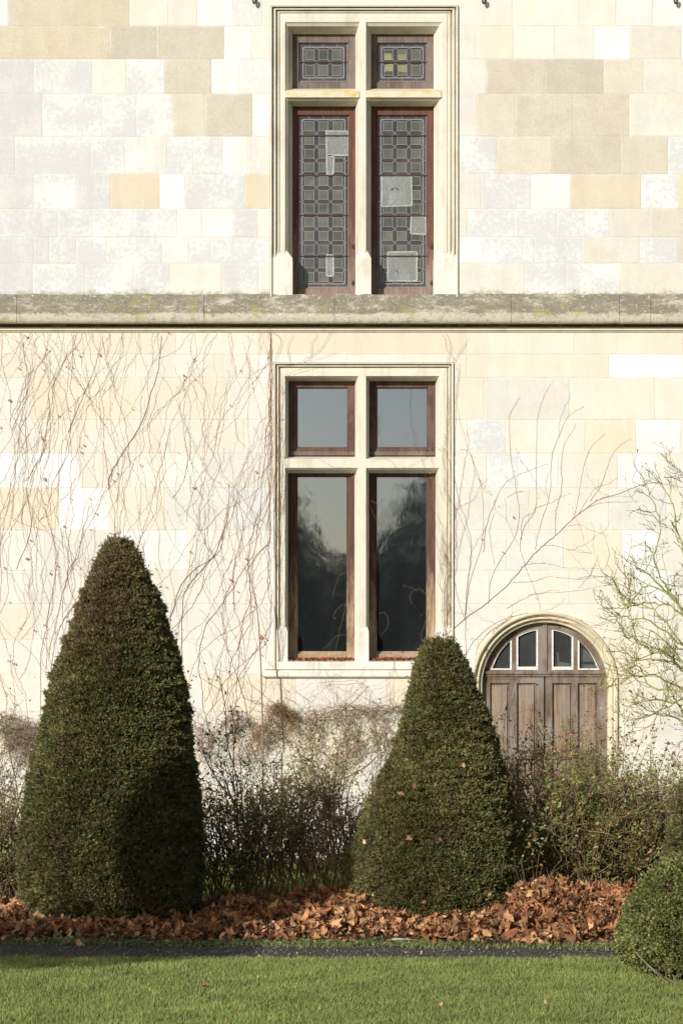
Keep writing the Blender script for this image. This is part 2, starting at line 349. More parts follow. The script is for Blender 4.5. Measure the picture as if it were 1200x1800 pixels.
def build_wall():
    V, Fq, col, edge, size, mott = [], [], [], [], [], []
    def emit(pts, blk):
        x0, x1, y0, y1, t = blk; b = len(V)
        c, mo, di = T[t]; rr = random.Random(int(x0*7+y0*13)); k = 1+rr.uniform(-.05, .035); wm = rr.uniform(-.02, .012)
        for (x, y, Y) in pts:
            V.append(W(x, y, Y)); col.append((c[0]*k, c[1]*(k+wm*.3), c[2]*(k+wm)))
            edge.append(((x-x0)/180, (y-y0)/180, 0)); size.append(((x1-x0)/180, (y1-y0)/180, 0)); mott.append((mo, di, 0))
        Fq.append((b, b+1, b+2, b+3))
    def arch(x):
        d = abs(x-DCX)
        return None if d >= DR else (DCY-math.sqrt(DR*DR-d*d))
    def block(x0, x1, y0, y1, t, Y=0.0):
        blk = (x0, x1, y0, y1, t)
        rects = [(x0, x1, y0, y1)]
        for hx0, hx1, hy0, hy1 in holes_px:
            nr = []
            for a, b, c, d in rects:
                if b <= hx0 or a >= hx1 or d <= hy0 or c >= hy1: nr.append((a, b, c, d)); continue
                if c < hy0: nr.append((a, b, c, hy0))
                if d > hy1: nr.append((a, b, hy1, d))
                cc, dd = max(c, hy0), min(d, hy1)
                if a < hx0: nr.append((a, hx0, cc, dd))
                if b > hx1: nr.append((hx1, b, cc, dd))
            rects = nr
        for a, b, c, d in rects:
            if b <= DCX-DR or a >= DCX+DR or d <= DCY-DR:
                emit([(a, d, Y), (b, d, Y), (b, c, Y), (a, c, Y)], blk); continue
            if a < DCX-DR: emit([(a, d, Y), (DCX-DR, d, Y), (DCX-DR, c, Y), (a, c, Y)], blk); a = DCX-DR
            if b > DCX+DR: emit([(DCX+DR, d, Y), (b, d, Y), (b, c, Y), (DCX+DR, c, Y)], blk); b = DCX+DR
            n = max(1, int((b-a)/3)); xs = np.linspace(a, b, n+1)
            for i in range(n):
                yl = arch(xs[i]) or DCY; yr = arch(xs[i+1]) or DCY
                if min(yl, yr) <= c and max(yl, yr) <= c: continue
                yl, yr = min(max(yl, c), d), min(max(yr, c), d)
                if c >= DCY-1: continue
                if yl-c < .01 and yr-c < .01: continue
                emit([(xs[i], yl, Y), (xs[i+1], yr, Y), (xs[i+1], c, Y), (xs[i], c, Y)], blk)
    L0, R1 = -1500, 2800
    for top, bot, left, right in rows_up:
        x = left[0][0]
        # beyond the picture on the left
        rr = random.Random(int(top)+5); tones = 'MwGcet' if top < 520 else 'ncCesw'
        xx = x
        edges = []
        first_w = rr.uniform(70, 130); lx = x-first_w
        if lx > -20: lx = -30-rr.uniform(0, 40)
        block(lx, x, top, bot, left[0][1]); 
        while lx > L0:
            wv = rr.uniform(60, 130); block(lx-wv, lx, top, bot, rr.choice(tones)); lx -= wv
        prev = x; seq = left[1:]+right
        mid = False
        for xe, t in seq:
            if xe <= prev: continue
            xe2 = xe
            if t and xe > prev: block(prev, xe2, top, bot, t)
            prev = xe2
        while prev < R1:
            wv = rr.uniform(60, 130); block(prev, prev+wv, top, bot, rr.choice(tones)); prev += wv
    # higher rows above the frame
    y = -12; rr = random.Random(3)
    while y > -700:
        h = rr.uniform(48, 72); x = L0
        while x < R1:
            wv = rr.uniform(60, 140); block(x, x+wv, y-h, y, rr.choice('MwcTgtlW')); x += wv
        y -= h
    # plinth, a little proud
    rr = random.Random(9)
    for (yt, yb) in ((1323, 1388), (1388, 1450), (1450, 1522)):
        x = L0
        while x < R1:
            wv = rr.uniform(80, 150)
            for a, b in ((x, min(x+wv, DCX-DR)), (max(x, DCX+DR), x+wv)):
                if b-a > 1: block(a, b, yt, yb, rr.choice('eneCg'), -.03)
            x += wv
    for a, b in ((L0, DCX-DR), (DCX+DR, R1)):
        emit([(a, 1323, -.03), (b, 1323, -.03), (b, 1323, 0), (a, 1323, 0)], (a-9, b+9, 1200, 1400, 'g'))
    o = np_mesh('wall', V, Fq, M_wall, bld, np.array(col))
    for nm, arr in (('edge', edge), ('size', size), ('mott', mott)):
        a = o.data.attributes.new(nm, 'FLOAT_VECTOR', 'POINT'); a.data.foreach_set('vector', np.array(arr, dtype=np.float32).ravel())
build_wall()

class MB:
    """quads and boxes given in photo pixels on planes at depth Y"""
    def __init__(s): s.bm = bmesh.new()
    def poly(s, pts): return s.bm.faces.new([s.bm.verts.new(W(*q)) for q in pts])
    def rect(s, x0, x1, y0, y1, Y): return s.poly([(x0, y1, Y), (x1, y1, Y), (x1, y0, Y), (x0, y0, Y)])
    def box(s, x0, x1, y0, y1, Ya, Yb, bev=0.0):
        ps = [W(x, y, Y) for Y in (Ya,) for (x, y) in ((x0, y1), (x1, y1), (x1, y0), (x0, y0))]
        pb = [(p[0], Yb, p[2]) for p in ps]
        vf = [s.bm.verts.new(p) for p in ps]; vb = [s.bm.verts.new(p) for p in pb]
        fs = [s.bm.faces.new(vf)]; s.bm.faces.new(vb[::-1])
        for i in range(4): s.bm.faces.new((vf[i], vb[i], vb[(i+1) % 4], vf[(i+1) % 4]))
        if bev:
            es = list(fs[0].edges)
            bmesh.ops.bevel(s.bm, geom=es, offset=bev, segments=2, affect='EDGES', profile=.6)
    def holes(s, R0, holes, Y):
        xs = sorted({R0[0], R0[1]} | {h[0] for h in holes} | {h[1] for h in holes}); ys = sorted({R0[2], R0[3]} | {h[2] for h in holes} | {h[3] for h in holes})
        for a, b in zip(xs, xs[1:]):
            for c, d in zip(ys, ys[1:]):
                mx, my = (a+b)/2, (c+d)/2
                if any(h[0] < mx < h[1] and h[2] < my < h[3] for h in holes): continue
                s.rect(a, b, c, d, Y)
    def sweep(s, outer, inner, prof, bottom=True):
        """profile [(fraction 0..1 from outer to inner rect, Y)] swept round a rectangle with mitres"""
        def rc(f, Y): return [outer[i]+(inner[i]-outer[i])*f for i in range(4)], Y
        for (f0, Y0), (f1, Y1) in zip(prof, prof[1:]):
            (a0, b0, c0, d0), _ = rc(f0, Y0); (a1, b1, c1, d1), _ = rc(f1, Y1)
            s.poly([(a0, d0, Y0), (a1, d1, Y1), (a1, c1, Y1), (a0, c0, Y0)])
            s.poly([(a0, c0, Y0), (a1, c1, Y1), (b1, c1, Y1), (b0, c0, Y0)])
            s.poly([(b0, c0, Y0), (b1, c1, Y1), (b1, d1, Y1), (b0, d0, Y0)])
            if bottom: s.poly([(b0, d0, Y0), (b1, d1, Y1), (a1, d1, Y1), (a0, d0, Y0)])
    def extrude_profile(s, xa, xb, prof):
        """prof [(py, Y)] top to bottom"""
        for (y0, Y0), (y1, Y1) in zip(prof, prof[1:]):
            s.poly([(xa, y1, Y1), (xb, y1, Y1), (xb, y0, Y0), (xa, y0, Y0)])
    def build(s, name, mat, parent=None, smooth=False):
        bmesh.ops.remove_doubles(s.bm, verts=s.bm.verts, dist=.0004)
        return obj(name, s.bm, mat, parent, smooth)

# --- string course between the floors
sc = MB(); x = -1500; rr = random.Random(4)
while x < 2800:
    wv = rr.uniform(190, 330); nx = x+wv
    if x < 1143 < nx: nx = 1143
    prof = [(517, -.004), (523, -.018), (530, -.045), (540, -.085), (549, -.118), (553, -.128), (558, -.134), (563, -.132), (567, -.124), (569.5, -.100)]
    segs = max(2, int((nx-x)/14)); xs = np.linspace(x, nx-.6, segs+1)
    jl = [[rr.uniform(-1, 1) for _ in prof] for _ in xs]
    for i in range(segs):
        for k in range(len(prof)-1):
            def q(ii, kk):
                py, Y = prof[kk]; amp = 1.2 if kk < 5 else .25
                return (xs[ii], py+jl[ii][kk]*amp, Y+jl[ii][kk]*.003*(1 if kk < 6 else .2))
            sc.poly([q(i, k+1), q(i+1, k+1), q(i+1, k), q(i, k)])
    x = nx
string = sc.build('string_course', M_string, bld, True)
sc = MB()
sc.extrude_profile(-1500, 2800, [(575.5, -.026), (577.5, -.026), (578, -.026), (578.6, -.034), (580.5, -.034), (581.2, -.014), (584, -.012), (585.2, -.001)])
sc.build('string_course_moulding', M_string_clean, bld)
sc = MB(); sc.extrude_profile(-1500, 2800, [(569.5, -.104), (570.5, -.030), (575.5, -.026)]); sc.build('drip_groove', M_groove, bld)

# --- a window: stone surround + timber casements + glass
def leaded_pane(px0, px1, py0, py1, Y, nx, ny, bars, par):
    """squares with long hexagons between them; cames as thin strips"""
    b = 6.0
    # lead border strips and cames
    L = MB(); wv = .42
    def strip(x0, y0, x1, y1, w_=wv, Yc=Y-.004):
        d = math.hypot(x1-x0, y1-y0); nx_, ny_ = -(y1-y0)/d*w_, (x1-x0)/d*w_
        L.poly([(x0-nx_, y0-ny_, Yc), (x1-nx_, y1-ny_, Yc), (x1+nx_, y1+ny_, Yc), (x0+nx_, y0+ny_, Yc)])
    ix0, ix1, iy0, iy1 = px0+b, px1-b, py0+b, py1-b
    for e in ((ix0, iy0, ix1, iy0), (ix1, iy0, ix1, iy1), (ix1, iy1, ix0, iy1), (ix0, iy1, ix0, iy0)): strip(*e, w_=.8)
    for e in ((px0, py0, px1, py0), (px1, py0, px1, py1), (px1, py1, px0, py1), (px0, py1, px0, py0)): strip(*e, w_=.9)
    px_, py_ = (ix1-ix0)/nx, (iy1-iy0)/ny
    a, c = px_*.325, py_*.325
    for i in range(nx):
        for j in range(ny):
            cx, cy = ix0+(i+.5)*px_, iy0+(j+.5)*py_
            sqs = [(cx-a, cy-c), (cx+a, cy-c), (cx+a, cy+c), (cx-a, cy+c)]
            for k in range(4):
                strip(*sqs[k], *sqs[(k+1) % 4])
            for (sx, sy), (ex, ey) in zip(sqs, ((-.5, -.5), (.5, -.5), (.5, .5), (-.5, .5))):
                strip(sx, sy, cx+ex*px_, cy+ey*py_)
    k = 0
    yy = iy0+py_
    while yy < iy1-1: strip(px0, yy, ix0, yy); strip(ix1, yy, px1, yy); yy += py_
    xx = ix0+px_/2
    while xx < ix1: strip(xx, py0, xx, iy0); strip(xx, iy1, xx, py1); xx += px_
    L.build('lead_cames', M_lead, par)
    # glass: every quarry slightly off-plane and with its own tone
    V, Fq, col = [], [], []
    def quarry(pts, tone):
        bse = len(V); k = random.uniform(.75, 1.25); tl = random.uniform(-.0012, .0012); tm = random.uniform(-.0012, .0012)
        cx = sum(p[0] for p in pts)/len(pts); cy = sum(p[1] for p in pts)/len(pts)
        c = tuple(t*k for t in tone)
        ctr = W(cx, cy, Y); V.append(ctr); col.append(c)
        for (x, y) in pts:
            p = W(x, y, Y); V.append((p[0], Y+tl*(1 if x > cx else -1)+tm*(1 if y > cy else -1), p[2])); col.append(c)
        for q in range(len(pts)): Fq.append((bse, bse+1+q, bse+1+(q+1) % len(pts)))
    for i in range(nx):
        for j in range(ny):
            cx, cy = ix0+(i+.5)*px_, iy0+(j+.5)*py_
            quarry([(cx-a, cy+c), (cx+a, cy+c), (cx+a, cy-c), (cx-a, cy-c)], (.082, .090, .074))
    mauve = (.052, .046, .047)
    for i in range(nx+1):
        for j in range(ny):
            x = ix0+i*px_; cy = iy0+(j+.5)*py_; l = px_/2-a
            xl, xr = max(x-l, ix0), min(x+l, ix1)
            quarry([(x, cy+py_/2), (xr, cy+c), (xr, cy-c), (x, cy-py_/2), (xl, cy-c), (xl, cy+c)], mauve)
    for i in range(nx):
        for j in range(ny+1):
            y = iy0+j*py_; cx = ix0+(i+.5)*px_; l = py_/2-c
            yt, yb = max(y-l, iy0), min(y+l, iy1)
            quarry([(cx+px_/2, y), (cx+a, yt), (cx-a, yt), (cx-px_/2, y), (cx-a, yb), (cx+a, yb)], mauve)
    for r in ((px0, px1, py0, iy0), (px0, px1, iy1, py1), (px0, ix0, iy0, iy1), (ix1, px1, iy0, iy1)):
        quarry([(r[0], r[3]), (r[1], r[3]), (r[1], r[2]), (r[0], r[2])], (.05, .05, .055))
    np_mesh('glass_pane', V, Fq, M_leaded, par, np.array(col))
    for y in bars:
        B = MB(); B.box(px0-4, px1+4, y-.9, y+.9, Y-.014, Y-.006); B.build('saddle_bar', M_bar, par)
def leaded_material():
    m, n, p, o = new_mat('leaded antique glass'); g = G(n); v = g.co()
    c = g.attr('tone'); c = g.mix(g.ramp(g.noise(v, 6, 5, .6), .35, .7), c, g.mix(1, c, (1.5, 1.5, 1.45), 'MULTIPLY'))
    n.links.new(c, p.inputs['Base Color']); p.inputs['Roughness'].default_value = .12; p.inputs['Specular IOR Level'].default_value = .55
    n.links.new(g.bump(g.noise(v, 16, 3, .5), .3, .004), p.inputs['Normal'])
    return m
M_leaded = leaded_material()
M_patch = glass_material('cloudy repair film', .05, (.6, .62, .6), (.36, .38, .34), .55, .25, .5, 22)
M_tape = plain_material('whitish tape edge', (.36, .38, .35), .5, .4, 0, .35, 60)
M_yglass = glass_material('yellow glass quarry', .05, (.5, .5, .3), (.25, .24, .11), .8, .1)

def window(outer, lights, flatY, chY, frY, prof, names, trim, labels):
    """outer rect px; lights: list of (outer chamfer rect, inner rect)"""
    S = MB()
    inner = (outer[0]+20, outer[1]-20, outer[2]+16, outer[3])
    S.sweep(outer, inner, prof, bottom=False)
    S.holes(inner, [l[0] for l in lights], flatY)
    for lo, li in lights:
        d = chY-flatY
        S.sweep(lo, li, [(0, flatY), (.12, flatY+.10*d), (.35, flatY+.22*d), (.55, flatY+.45*d), (.75, flatY+.72*d), (.80, flatY+.76*d), (.80, flatY+.86*d), (1, chY)])
        S.sweep(li, li, [(0, chY), (1, frY+.09)])
    return S.build('window', trim, bld)
def casement(par, r, gl, Y, mat, name='casement_frame', bottom_mat=None):
    f = MB()
    x0, x1, y0, y1 = r; a, b, c, d = gl
    e = 1.5     # run slightly under the stone
    f.box(x0-e, a, y0-e, y1+e, Y, Y+.05, .003); f.box(b, x1+e, y0-e, y1+e, Y, Y+.05, .003)
    f.box(a, b, y0-e, c, Y+.002, Y+.05, .003); f.box(a, b, d, y1+e, Y-.004, Y+.05, .003)
    # glazing bead
    f.box(a, a+2.2, c, d, Y+.018, Y+.05); f.box(b-2.2, b, c, d, Y+.018, Y+.05)
    f.box(a+2.2, b-2.2, c, c+2, Y+.018, Y+.05); f.box(a+2.2, b-2.2, d-2.2, d, Y+.018, Y+.05)
    return f.build(name, mat, par)

# upper window
up_out = (475, 805, 9.5, 521.5)
up_l = [((501, 632, 38.5, 160), (514, 624.5, 60, 157)), ((643, 777, 38.5, 160), (652, 762, 60, 157)),
        ((501, 632, 171, 526), (514, 624.5, 187, 521.5)), ((643, 777, 171, 526), (652, 762, 187, 521.5))]
prof_up = [(0, 0.0), (.015, -.020), (.09, -.024), (.17, -.016), (.19, .020), (.25, .034), (.30, .030), (.33, .004), (.42, -.002), (.50, .006), (.52, .036), (.58, .050), (.64, .046), (.67, .024), (.76, .018), (.80, .024), (.82, .034), (1, .030)]
wU = window(up_out, up_l, .024, .17, .20, prof_up, None, M_trim_up, None)
tag(wU, 'upper window with leaded lights')
def stops(par, mat, xs, yt, yb, Y0=-.003):
    """plain square feet below the moulded jambs, with a sloping stop on top"""
    for (a, b, sl_, sr_) in xs:
        s = MB(); s.box(a, b, yt+10, yb, Y0, .19)
        # pyramidal stop
        p = [(a, yt+10, Y0), (b, yt+10, Y0), (b-sr_, yt-6, .05), (a+sl_, yt-6, .05)]
        s.poly(p); s.poly([(a, yt+10, Y0), (a+sl_, yt-6, .05), (a, yt+10, .15)]); s.poly([(b, yt+10, Y0), (b, yt+10, .15), (b-sr_, yt-6, .05)])
        s.build('jamb_foot', mat, par)
stops(wU, M_sill, [(476, 514, 9, 12), (624.5, 652, 8, 8), (762, 804, 12, 9)], 444, 521.5)
YF = .20
# wide transom ledge with lichen
led = MB(); led.extrude_profile(503, 631, [(156, .16), (159, .03), (160.5, .014), (171, .014), (172, .03)]); led.extrude_profile(644, 775, [(156, .16), (159, .03), (160.5, .014), (171, .014), (172, .03)])
led.build('transom_ledge', M_ochre, wU)
for k, (r, gl, mat, nx, ny, bars) in enumerate([
        ((514, 624.5, 60, 157), (524.5, 612, 75, 145), M_greywood, 3, 2, [109]),
        ((652, 762, 60, 157), (662.5, 751, 75, 145), M_greywood, 3, 2, [109]),
        ((514, 624.5, 187, 521.5), (523, 614, 202, 507), M_red, 3, 12, [238, 308, 378, 450]),
        ((652, 762, 187, 521.5), (661, 751, 202, 507), M_red, 3, 12, [238, 308, 379, 450])]):
    casement(wU, r, gl, YF, mat)
    leaded_pane(gl[0]+2, gl[1]-2, gl[2]+2, gl[3]-2, YF+.03, nx, ny, bars, wU)
def patch(par, x0, x1, y0, y1, name='repair_patch', mat=None, Y=YF+.0285):
    p = MB(); jit = lambda: random.uniform(-1, 1)
    q = [(x0+jit(), y1+jit()), (x1+jit(), y1+jit()), (x1+jit(), y0+jit()), (x0+jit(), y0+jit())]
    p.poly([(x, y, Y) for x, y in q]); p.build(name, mat or M_patch, par)
    if mat is None:
        t = MB(); w_ = 1.3
        for (xa, ya), (xb, yb) in zip(q, q[1:]+q[:1]):
            if abs(ya-yb) < abs(xa-xb): t.poly([(xa, ya-w_, Y-.002), (xb, yb-w_, Y-.002), (xb, yb+w_, Y-.002), (xa, ya+w_, Y-.002)])
            else: t.poly([(xa-w_, ya, Y-.003), (xa+w_, ya, Y-.003), (xb+w_, yb, Y-.003), (xb-w_, yb, Y-.003)])
        t.build('tape_edge', M_tape, par)
for pr in ((574, 612, 230, 273), (574, 586, 274, 306), (573, 585, 449, 485), (671, 723, 310, 362), (722, 748, 381, 411), (681, 732, 443, 494)): patch(wU, *pr)
for pr in ((676, 689, 94, 105), (700, 713, 96, 106), (676, 690, 113, 126), (699, 714, 114, 127)): patch(wU, *pr, name='yellow_quarry', mat=M_yglass)
for (x, y) in ((621, 433), (621, 497), (759, 433), (759, 497)):
    hg = MB(); hg.box(x-2, x+1.5, y-4, y+4, YF-.012, YF); hg.box(x-3.5, x-1, y-1, y+2, YF-.02, YF-.01); hg.build('hinge', M_iron, wU)

# lower window
lo_out = (481, 797, 637.5, 1165)
lo_l = [((501, 630, 661, 807), (507, 624, 670, 803)), ((643, 772, 661, 807), (648.5, 765, 670, 803)),
        ((501, 630, 822.5, 1171), (506, 623, 832, 1166)), ((643, 772, 822.5, 1171), (648, 765, 832, 1166))]
prof_lo = [(0, 0), (.015, -.020), (.09, -.024), (.17, -.016), (.19, .018), (.25, .030), (.29, .028), (.31, .004), (.40, .000), (.45, .008), (.47, .034), (.54, .044), (.58, .040), (.60, .020), (1, .018)]
wL = window(lo_out, lo_l, .018, .15, .18, prof_lo, None, M_trim, None)
tag(wL, 'lower window with large clear panes')
stops(wL, M_sill, [(481.5, 505.5, 8, 6), (623.5, 648, 6, 6), (765, 796, 8, 9)], 1100, 1165)
YL = .18
for k, (r, gl, mat) in enumerate([((507, 624, 670, 803), (521, 612, 681, 788), M_brown), ((648.5, 765, 670, 803), (661, 752, 681, 788), M_brown),
                                  ((506, 623, 832, 1158), (521, 611, 836.5, 1147), M_brown_lo), ((648, 765, 832, 1158), (660, 751, 836.5, 1147), M_brown_lo)]):
    casement(wL, r, gl, YL, mat)
    g_ = MB(); g_.rect(gl[0], gl[1], gl[2], gl[3], YL+.034); g_.build('glass_pane', M_glass, wL)
for (a, b) in ((509, 624), (650, 765)):
    wb = MB(); wb.box(a, b, 793.5, 800.5, YL-.024, YL-.004, .003); wb.build('weather_board', M_greywood, wL)
for (a, b) in ((506, 623.5), (648, 765)):
    wb = MB(); wb.box(a, b, 1150, 1158, YL-.028, YL-.006, .003); wb.build('weather_board', M_lightwood, wL)
# sill with two fascias
s = MB(); s.extrude_profile(465, 812, [(1158, .20), (1163.5, -.055), (1165, -.062), (1176.5, -.062), (1178, -.040), (1179.5, -.040), (1181, -.048), (1189, -.048), (1191, -.030), (1192, 0)])
for (xx) in (465, 812):
    s.poly([(xx, 1158, .1), (xx, 1163.5, -.055), (xx, 1165, -.062), (xx, 1176.5, -.062), (xx, 1178, -.040), (xx, 1179.5, -.040), (xx, 1181, -.048), (xx, 1189, -.048), (xx, 1191, -.030), (xx, 1192, .1)])
s.build('sill', M_sill, wL)

# --- arched door
def plate(name, loops, Ya, thick, mat, parent, bevel=0.0):
    """filled outline with holes (photo px), extruded"""
    cu = bpy.data.curves.new(name, 'CURVE'); cu.dimensions = '2D'; cu.fill_mode = 'BOTH'; cu.extrude = thick/2; cu.bevel_depth = bevel
    for lp in loops:
        sp = cu.splines.new('POLY'); sp.points.add(len(lp)-1)
        for i, (x, y) in enumerate(lp):
            p = W(x, y, Ya); sp.points[i].co = (p[0], p[2], 0, 1)
        sp.use_cyclic_u = True
    tmp = bpy.data.objects.new(name, cu); me = bpy.data.meshes.new_from_object(tmp)
    for v in me.vertices:
        x, z, d = v.co; v.co = (x, Ya+thick/2-d, z)
    me.update(); bpy.data.objects.remove(tmp); bpy.data.curves.remove(cu)
    me.materials.clear()
    return link(name, me, mat, parent)
def arc(cx, cy, r, a0, a1, n): return [(cx+r*math.cos(R(a)), cy-r*math.sin(R(a))) for a in np.linspace(a0, a1, n)]
# moulded arch: radial profile
def arch_mould():
    prof = [(129.5, .002), (128.5, -.022), (126, -.028), (123.5, -.020), (122.5, .022), (120.5, .028), (119, .004), (116.8, .0), (115.6, .010), (115, .044), (112.5, .050), (111.4, .040), (109.6, .062), (109, .14)]
    V, Fq = [], []; prv = None
    path = [('s', -129.5, 1520), ('s', -129.5, 1350)]
    st = []
    for y in (1520, 1420, 1330, 1240): st.append(('L', y))
    for a in np.linspace(180, 0, 65): st.append(('A', a))
    for y in (1240, 1330, 1420, 1520): st.append(('R', y))
    m = len(prof)
    for t, q in st:
        for r, Y in prof:
            if t == 'L': V.append(W(DCX-r, q, Y))
            elif t == 'R': V.append(W(DCX+r, q, Y))
            else: V.append(W(DCX+r*math.cos(R(q)), DCY-r*math.sin(R(q)), Y))
    for i in range(len(st)-1):
        for j in range(m-1): Fq.append((i*m+j, (i+1)*m+j, (i+1)*m+j+1, i*m+j+1))
    return np_mesh('door_arch', V, Fq, M_arch, bld, None, False)
arch_mould()
YD = .125
xl, xr, yt = DCX-109.5, DCX+109.5, DCY
panes = []
def seg_pane(x0, x1, r=98.0, yb=1177.5):
    n = 12; top = []
    for x in np.linspace(x0, x1, n):
        d = abs(x-DCX); y = DCY-math.sqrt(max(r*r-d*d, 0)) if d < r else yb
        top.append((x, min(y, yb-.5)))
    return [(x0, yb)]+top+[(x1, yb)]
pane_x = [(861.5, 899), (907, 945), (969, 1007), (1014.5, 1053)]
pane_l = [seg_pane(a, b) for a, b in pane_x]
outer = [(xl, 1182)]+[(xl, DCY)]*0+arc(DCX, DCY, 109.5, 168.4, 11.6, 50)+[(xr, 1182)]
door = plate('door', [outer]+pane_l, YD, .05, M_door, bld, 0)
tag(door, 'weathered double oak door with arched fanlight')
for lp in pane_l:
    cxm = sum(p[0] for p in lp)/len(lp); cym = sum(p[1] for p in lp)/len(lp)
    inn = [(cxm+(x-cxm)*.84, cym+(y-cym)*.90) for x, y in lp]
    plate('glazing_frame', [lp, inn], YD-.006, .04, M_putty, door)
    g_ = MB(); g_.poly([(x, y, YD+.02) for x, y in inn][::-1]); g_.build('fanlight_pane', M_fan, door)
# planted muntin over the meeting of the fanlight leaves
f = MB(); f.box(953, 961, 1098, 1180, YD-.014, YD-.0005, .003); f.build('muntin', M_door, door)
f = MB(); f.box(xl, xr, 1180, 1185, YD-.035, YD+.04, .004); f.box(xl, xr, 1185.5, 1189, YD-.018, YD+.04, .002); f.build('transom_bar', M_door, door)
yb = 1522
f = MB()
stiles = [(xl, 861), (895, 908), (942, 955.5), (958, 970), (1005, 1015), (1050, xr)]
rails = [(1189.5, 1201), (1324, 1334), (1374, 1380), (1492, yb)]
for a, b in stiles: f.box(a, b, 1189.5, yb, YD, YD+.05, .0035)
for (c, d) in rails:
    for a, b in ((861, 895), (908, 942), (970, 1005), (1015, 1050)): f.box(a, b, c, d, YD+.003, YD+.05, .0035)
f.build('leaf_frame', M_door, door)
for a, b in ((861, 895), (908, 942), (970, 1005), (1015, 1050)):
    for c, d in ((1201, 1324), (1334, 1374), (1380, 1492)):
        p = MB()
        p.sweep((a-.5, b+.5, c-.5, d+.5), (a+4.5, b-4.5, c+5, d-5), [(0, YD+.030), (.25, YD+.014), (.4, YD+.032), (.55, YD+.034), (1, YD+.014)])
        p.rect(a+4.5, b-4.5, c+5, d-5, YD+.014); p.build('door_panel', M_panel, door)
f = MB(); f.box(955.4, 958.1, 1189.5, yb, YD+.03, YD+.05); f.build('rebate', M_core, door)
for cd in ([(974, 1174), (1000, 1174), (1000, 1166), (982, 1163), (981, 1147), (974, 1147)], [(1019, 1163), (1043, 1163), (1037, 1150), (1028, 1142), (1019, 1138)], [(1019, 1175), (1047, 1175), (1047, 1168), (1019, 1168)], [(930, 1176), (943, 1176), (943, 1170), (930, 1171)]):
    f = MB(); f.box(0, 1, 0, 1, .33, .34) if False else f.poly([(x, y, YD+.06) for x, y in cd]); f.build('card_behind_pane', M_white, door)
# interior shell behind the openings
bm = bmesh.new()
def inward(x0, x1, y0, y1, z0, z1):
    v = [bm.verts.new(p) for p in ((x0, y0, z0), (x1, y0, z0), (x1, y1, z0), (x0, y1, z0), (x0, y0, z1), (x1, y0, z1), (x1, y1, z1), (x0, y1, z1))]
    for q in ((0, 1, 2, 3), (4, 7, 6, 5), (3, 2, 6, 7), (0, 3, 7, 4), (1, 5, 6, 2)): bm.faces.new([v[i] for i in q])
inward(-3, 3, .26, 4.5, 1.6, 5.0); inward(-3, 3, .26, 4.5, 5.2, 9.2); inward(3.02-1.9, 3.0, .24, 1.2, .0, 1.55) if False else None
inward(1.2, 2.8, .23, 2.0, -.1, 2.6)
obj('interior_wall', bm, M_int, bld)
# back and sides so that the house is a solid mass
bm = bmesh.new(); Xa, Xb = W(-1500, 0)[0], W(2800, 0)[0]
v = [bm.verts.new(p) for p in ((Xa, 0, -.1), (Xa, 8, -.1), (Xb, 8, -.1), (Xb, 0, -.1), (Xa, 0, 12), (Xa, 8, 12), (Xb, 8, 12), (Xb, 0, 12))]
for q in ((0, 1, 5, 4), (1, 2, 6, 5), (2, 3, 7, 6), (4, 5, 6, 7)): bm.faces.new([v[i] for i in q])
obj('rear_wall', bm, M_trim, bld)
# iron hooks at the top of the picture
for x in (445, 847, 1183):
    t = Tubes(6); s0 = W(x, -14, 0)
    pts = [(s0[0], .01, s0[2]), (s0[0], -.05, s0[2]-.005)]
    for a in np.linspace(0, 230, 14): pts.append((s0[0]+.012-.012*math.cos(R(a)), -.055, s0[2]-.10-.028*math.sin(R(a))))
    pts.insert(2, (s0[0], -.055, s0[2]-.04)); t.add(pts, .009); t.build('iron_hook', M_iron, bld)

# ------------------------------------------------------------ ground
def ground_material(name, cols, scale, bumpd=.02):
    m, n, p, o = new_mat(name); g = G(n); v = g.co()
    c = g.mix(g.ramp(g.noise(v, scale, 6, .7), .35, .65), cols[0], cols[1])
    c = g.mix(g.ramp(g.noise(v, scale*6, 5, .75), .5, .65, 0, .8), c, cols[2])
    n.links.new(c, p.inputs['Base Color']); p.inputs['Roughness'].default_value = .9; p.inputs['Specular IOR Level'].default_value = .2
    n.links.new(g.bump(g.noise(v, scale*8, 6, .8), .8, bumpd), p.inputs['Normal']); return m
M_ground = ground_material('turf', [(.10, .13, .04), (.14, .165, .055), (.07, .075, .03)], 3)
M_soil = ground_material('leafy soil', [(.10, .055, .03), (.06, .045, .025), (.15, .08, .045)], 6)
M_gravel = ground_material('dark gravel', [(.085, .075, .06), (.13, .118, .095), (.28, .265, .22)], 22, .03)
def sheet(name, pts, z, mat):
    bm = bmesh.new(); bm.faces.new([bm.verts.new((x, y, z)) for x, y in pts]); o = obj(name, bm, mat); tag(o, kind='structure'); return o
sheet('ground', [(-250, -300), (250, -300), (250, 200), (-250, 200)], -.004, M_ground)
def path_edges(X):      # path runs slightly towards the viewer on the right
    t = (X+2.3)/4.6
    return -7.9-.16*t, -7.12-.30*t
sheet('path', [(-14, path_edges(-14)[0]+.9), (14, path_edges(14)[0]-.0), (14, path_edges(14)[1]), (-14, path_edges(-14)[1])] if False else
      [(-12, -7.9), (-12, -8.5), (12, -8.5), (12, -8.3), (12, -8.02), (-12, -6.3)], .004, M_gravel)
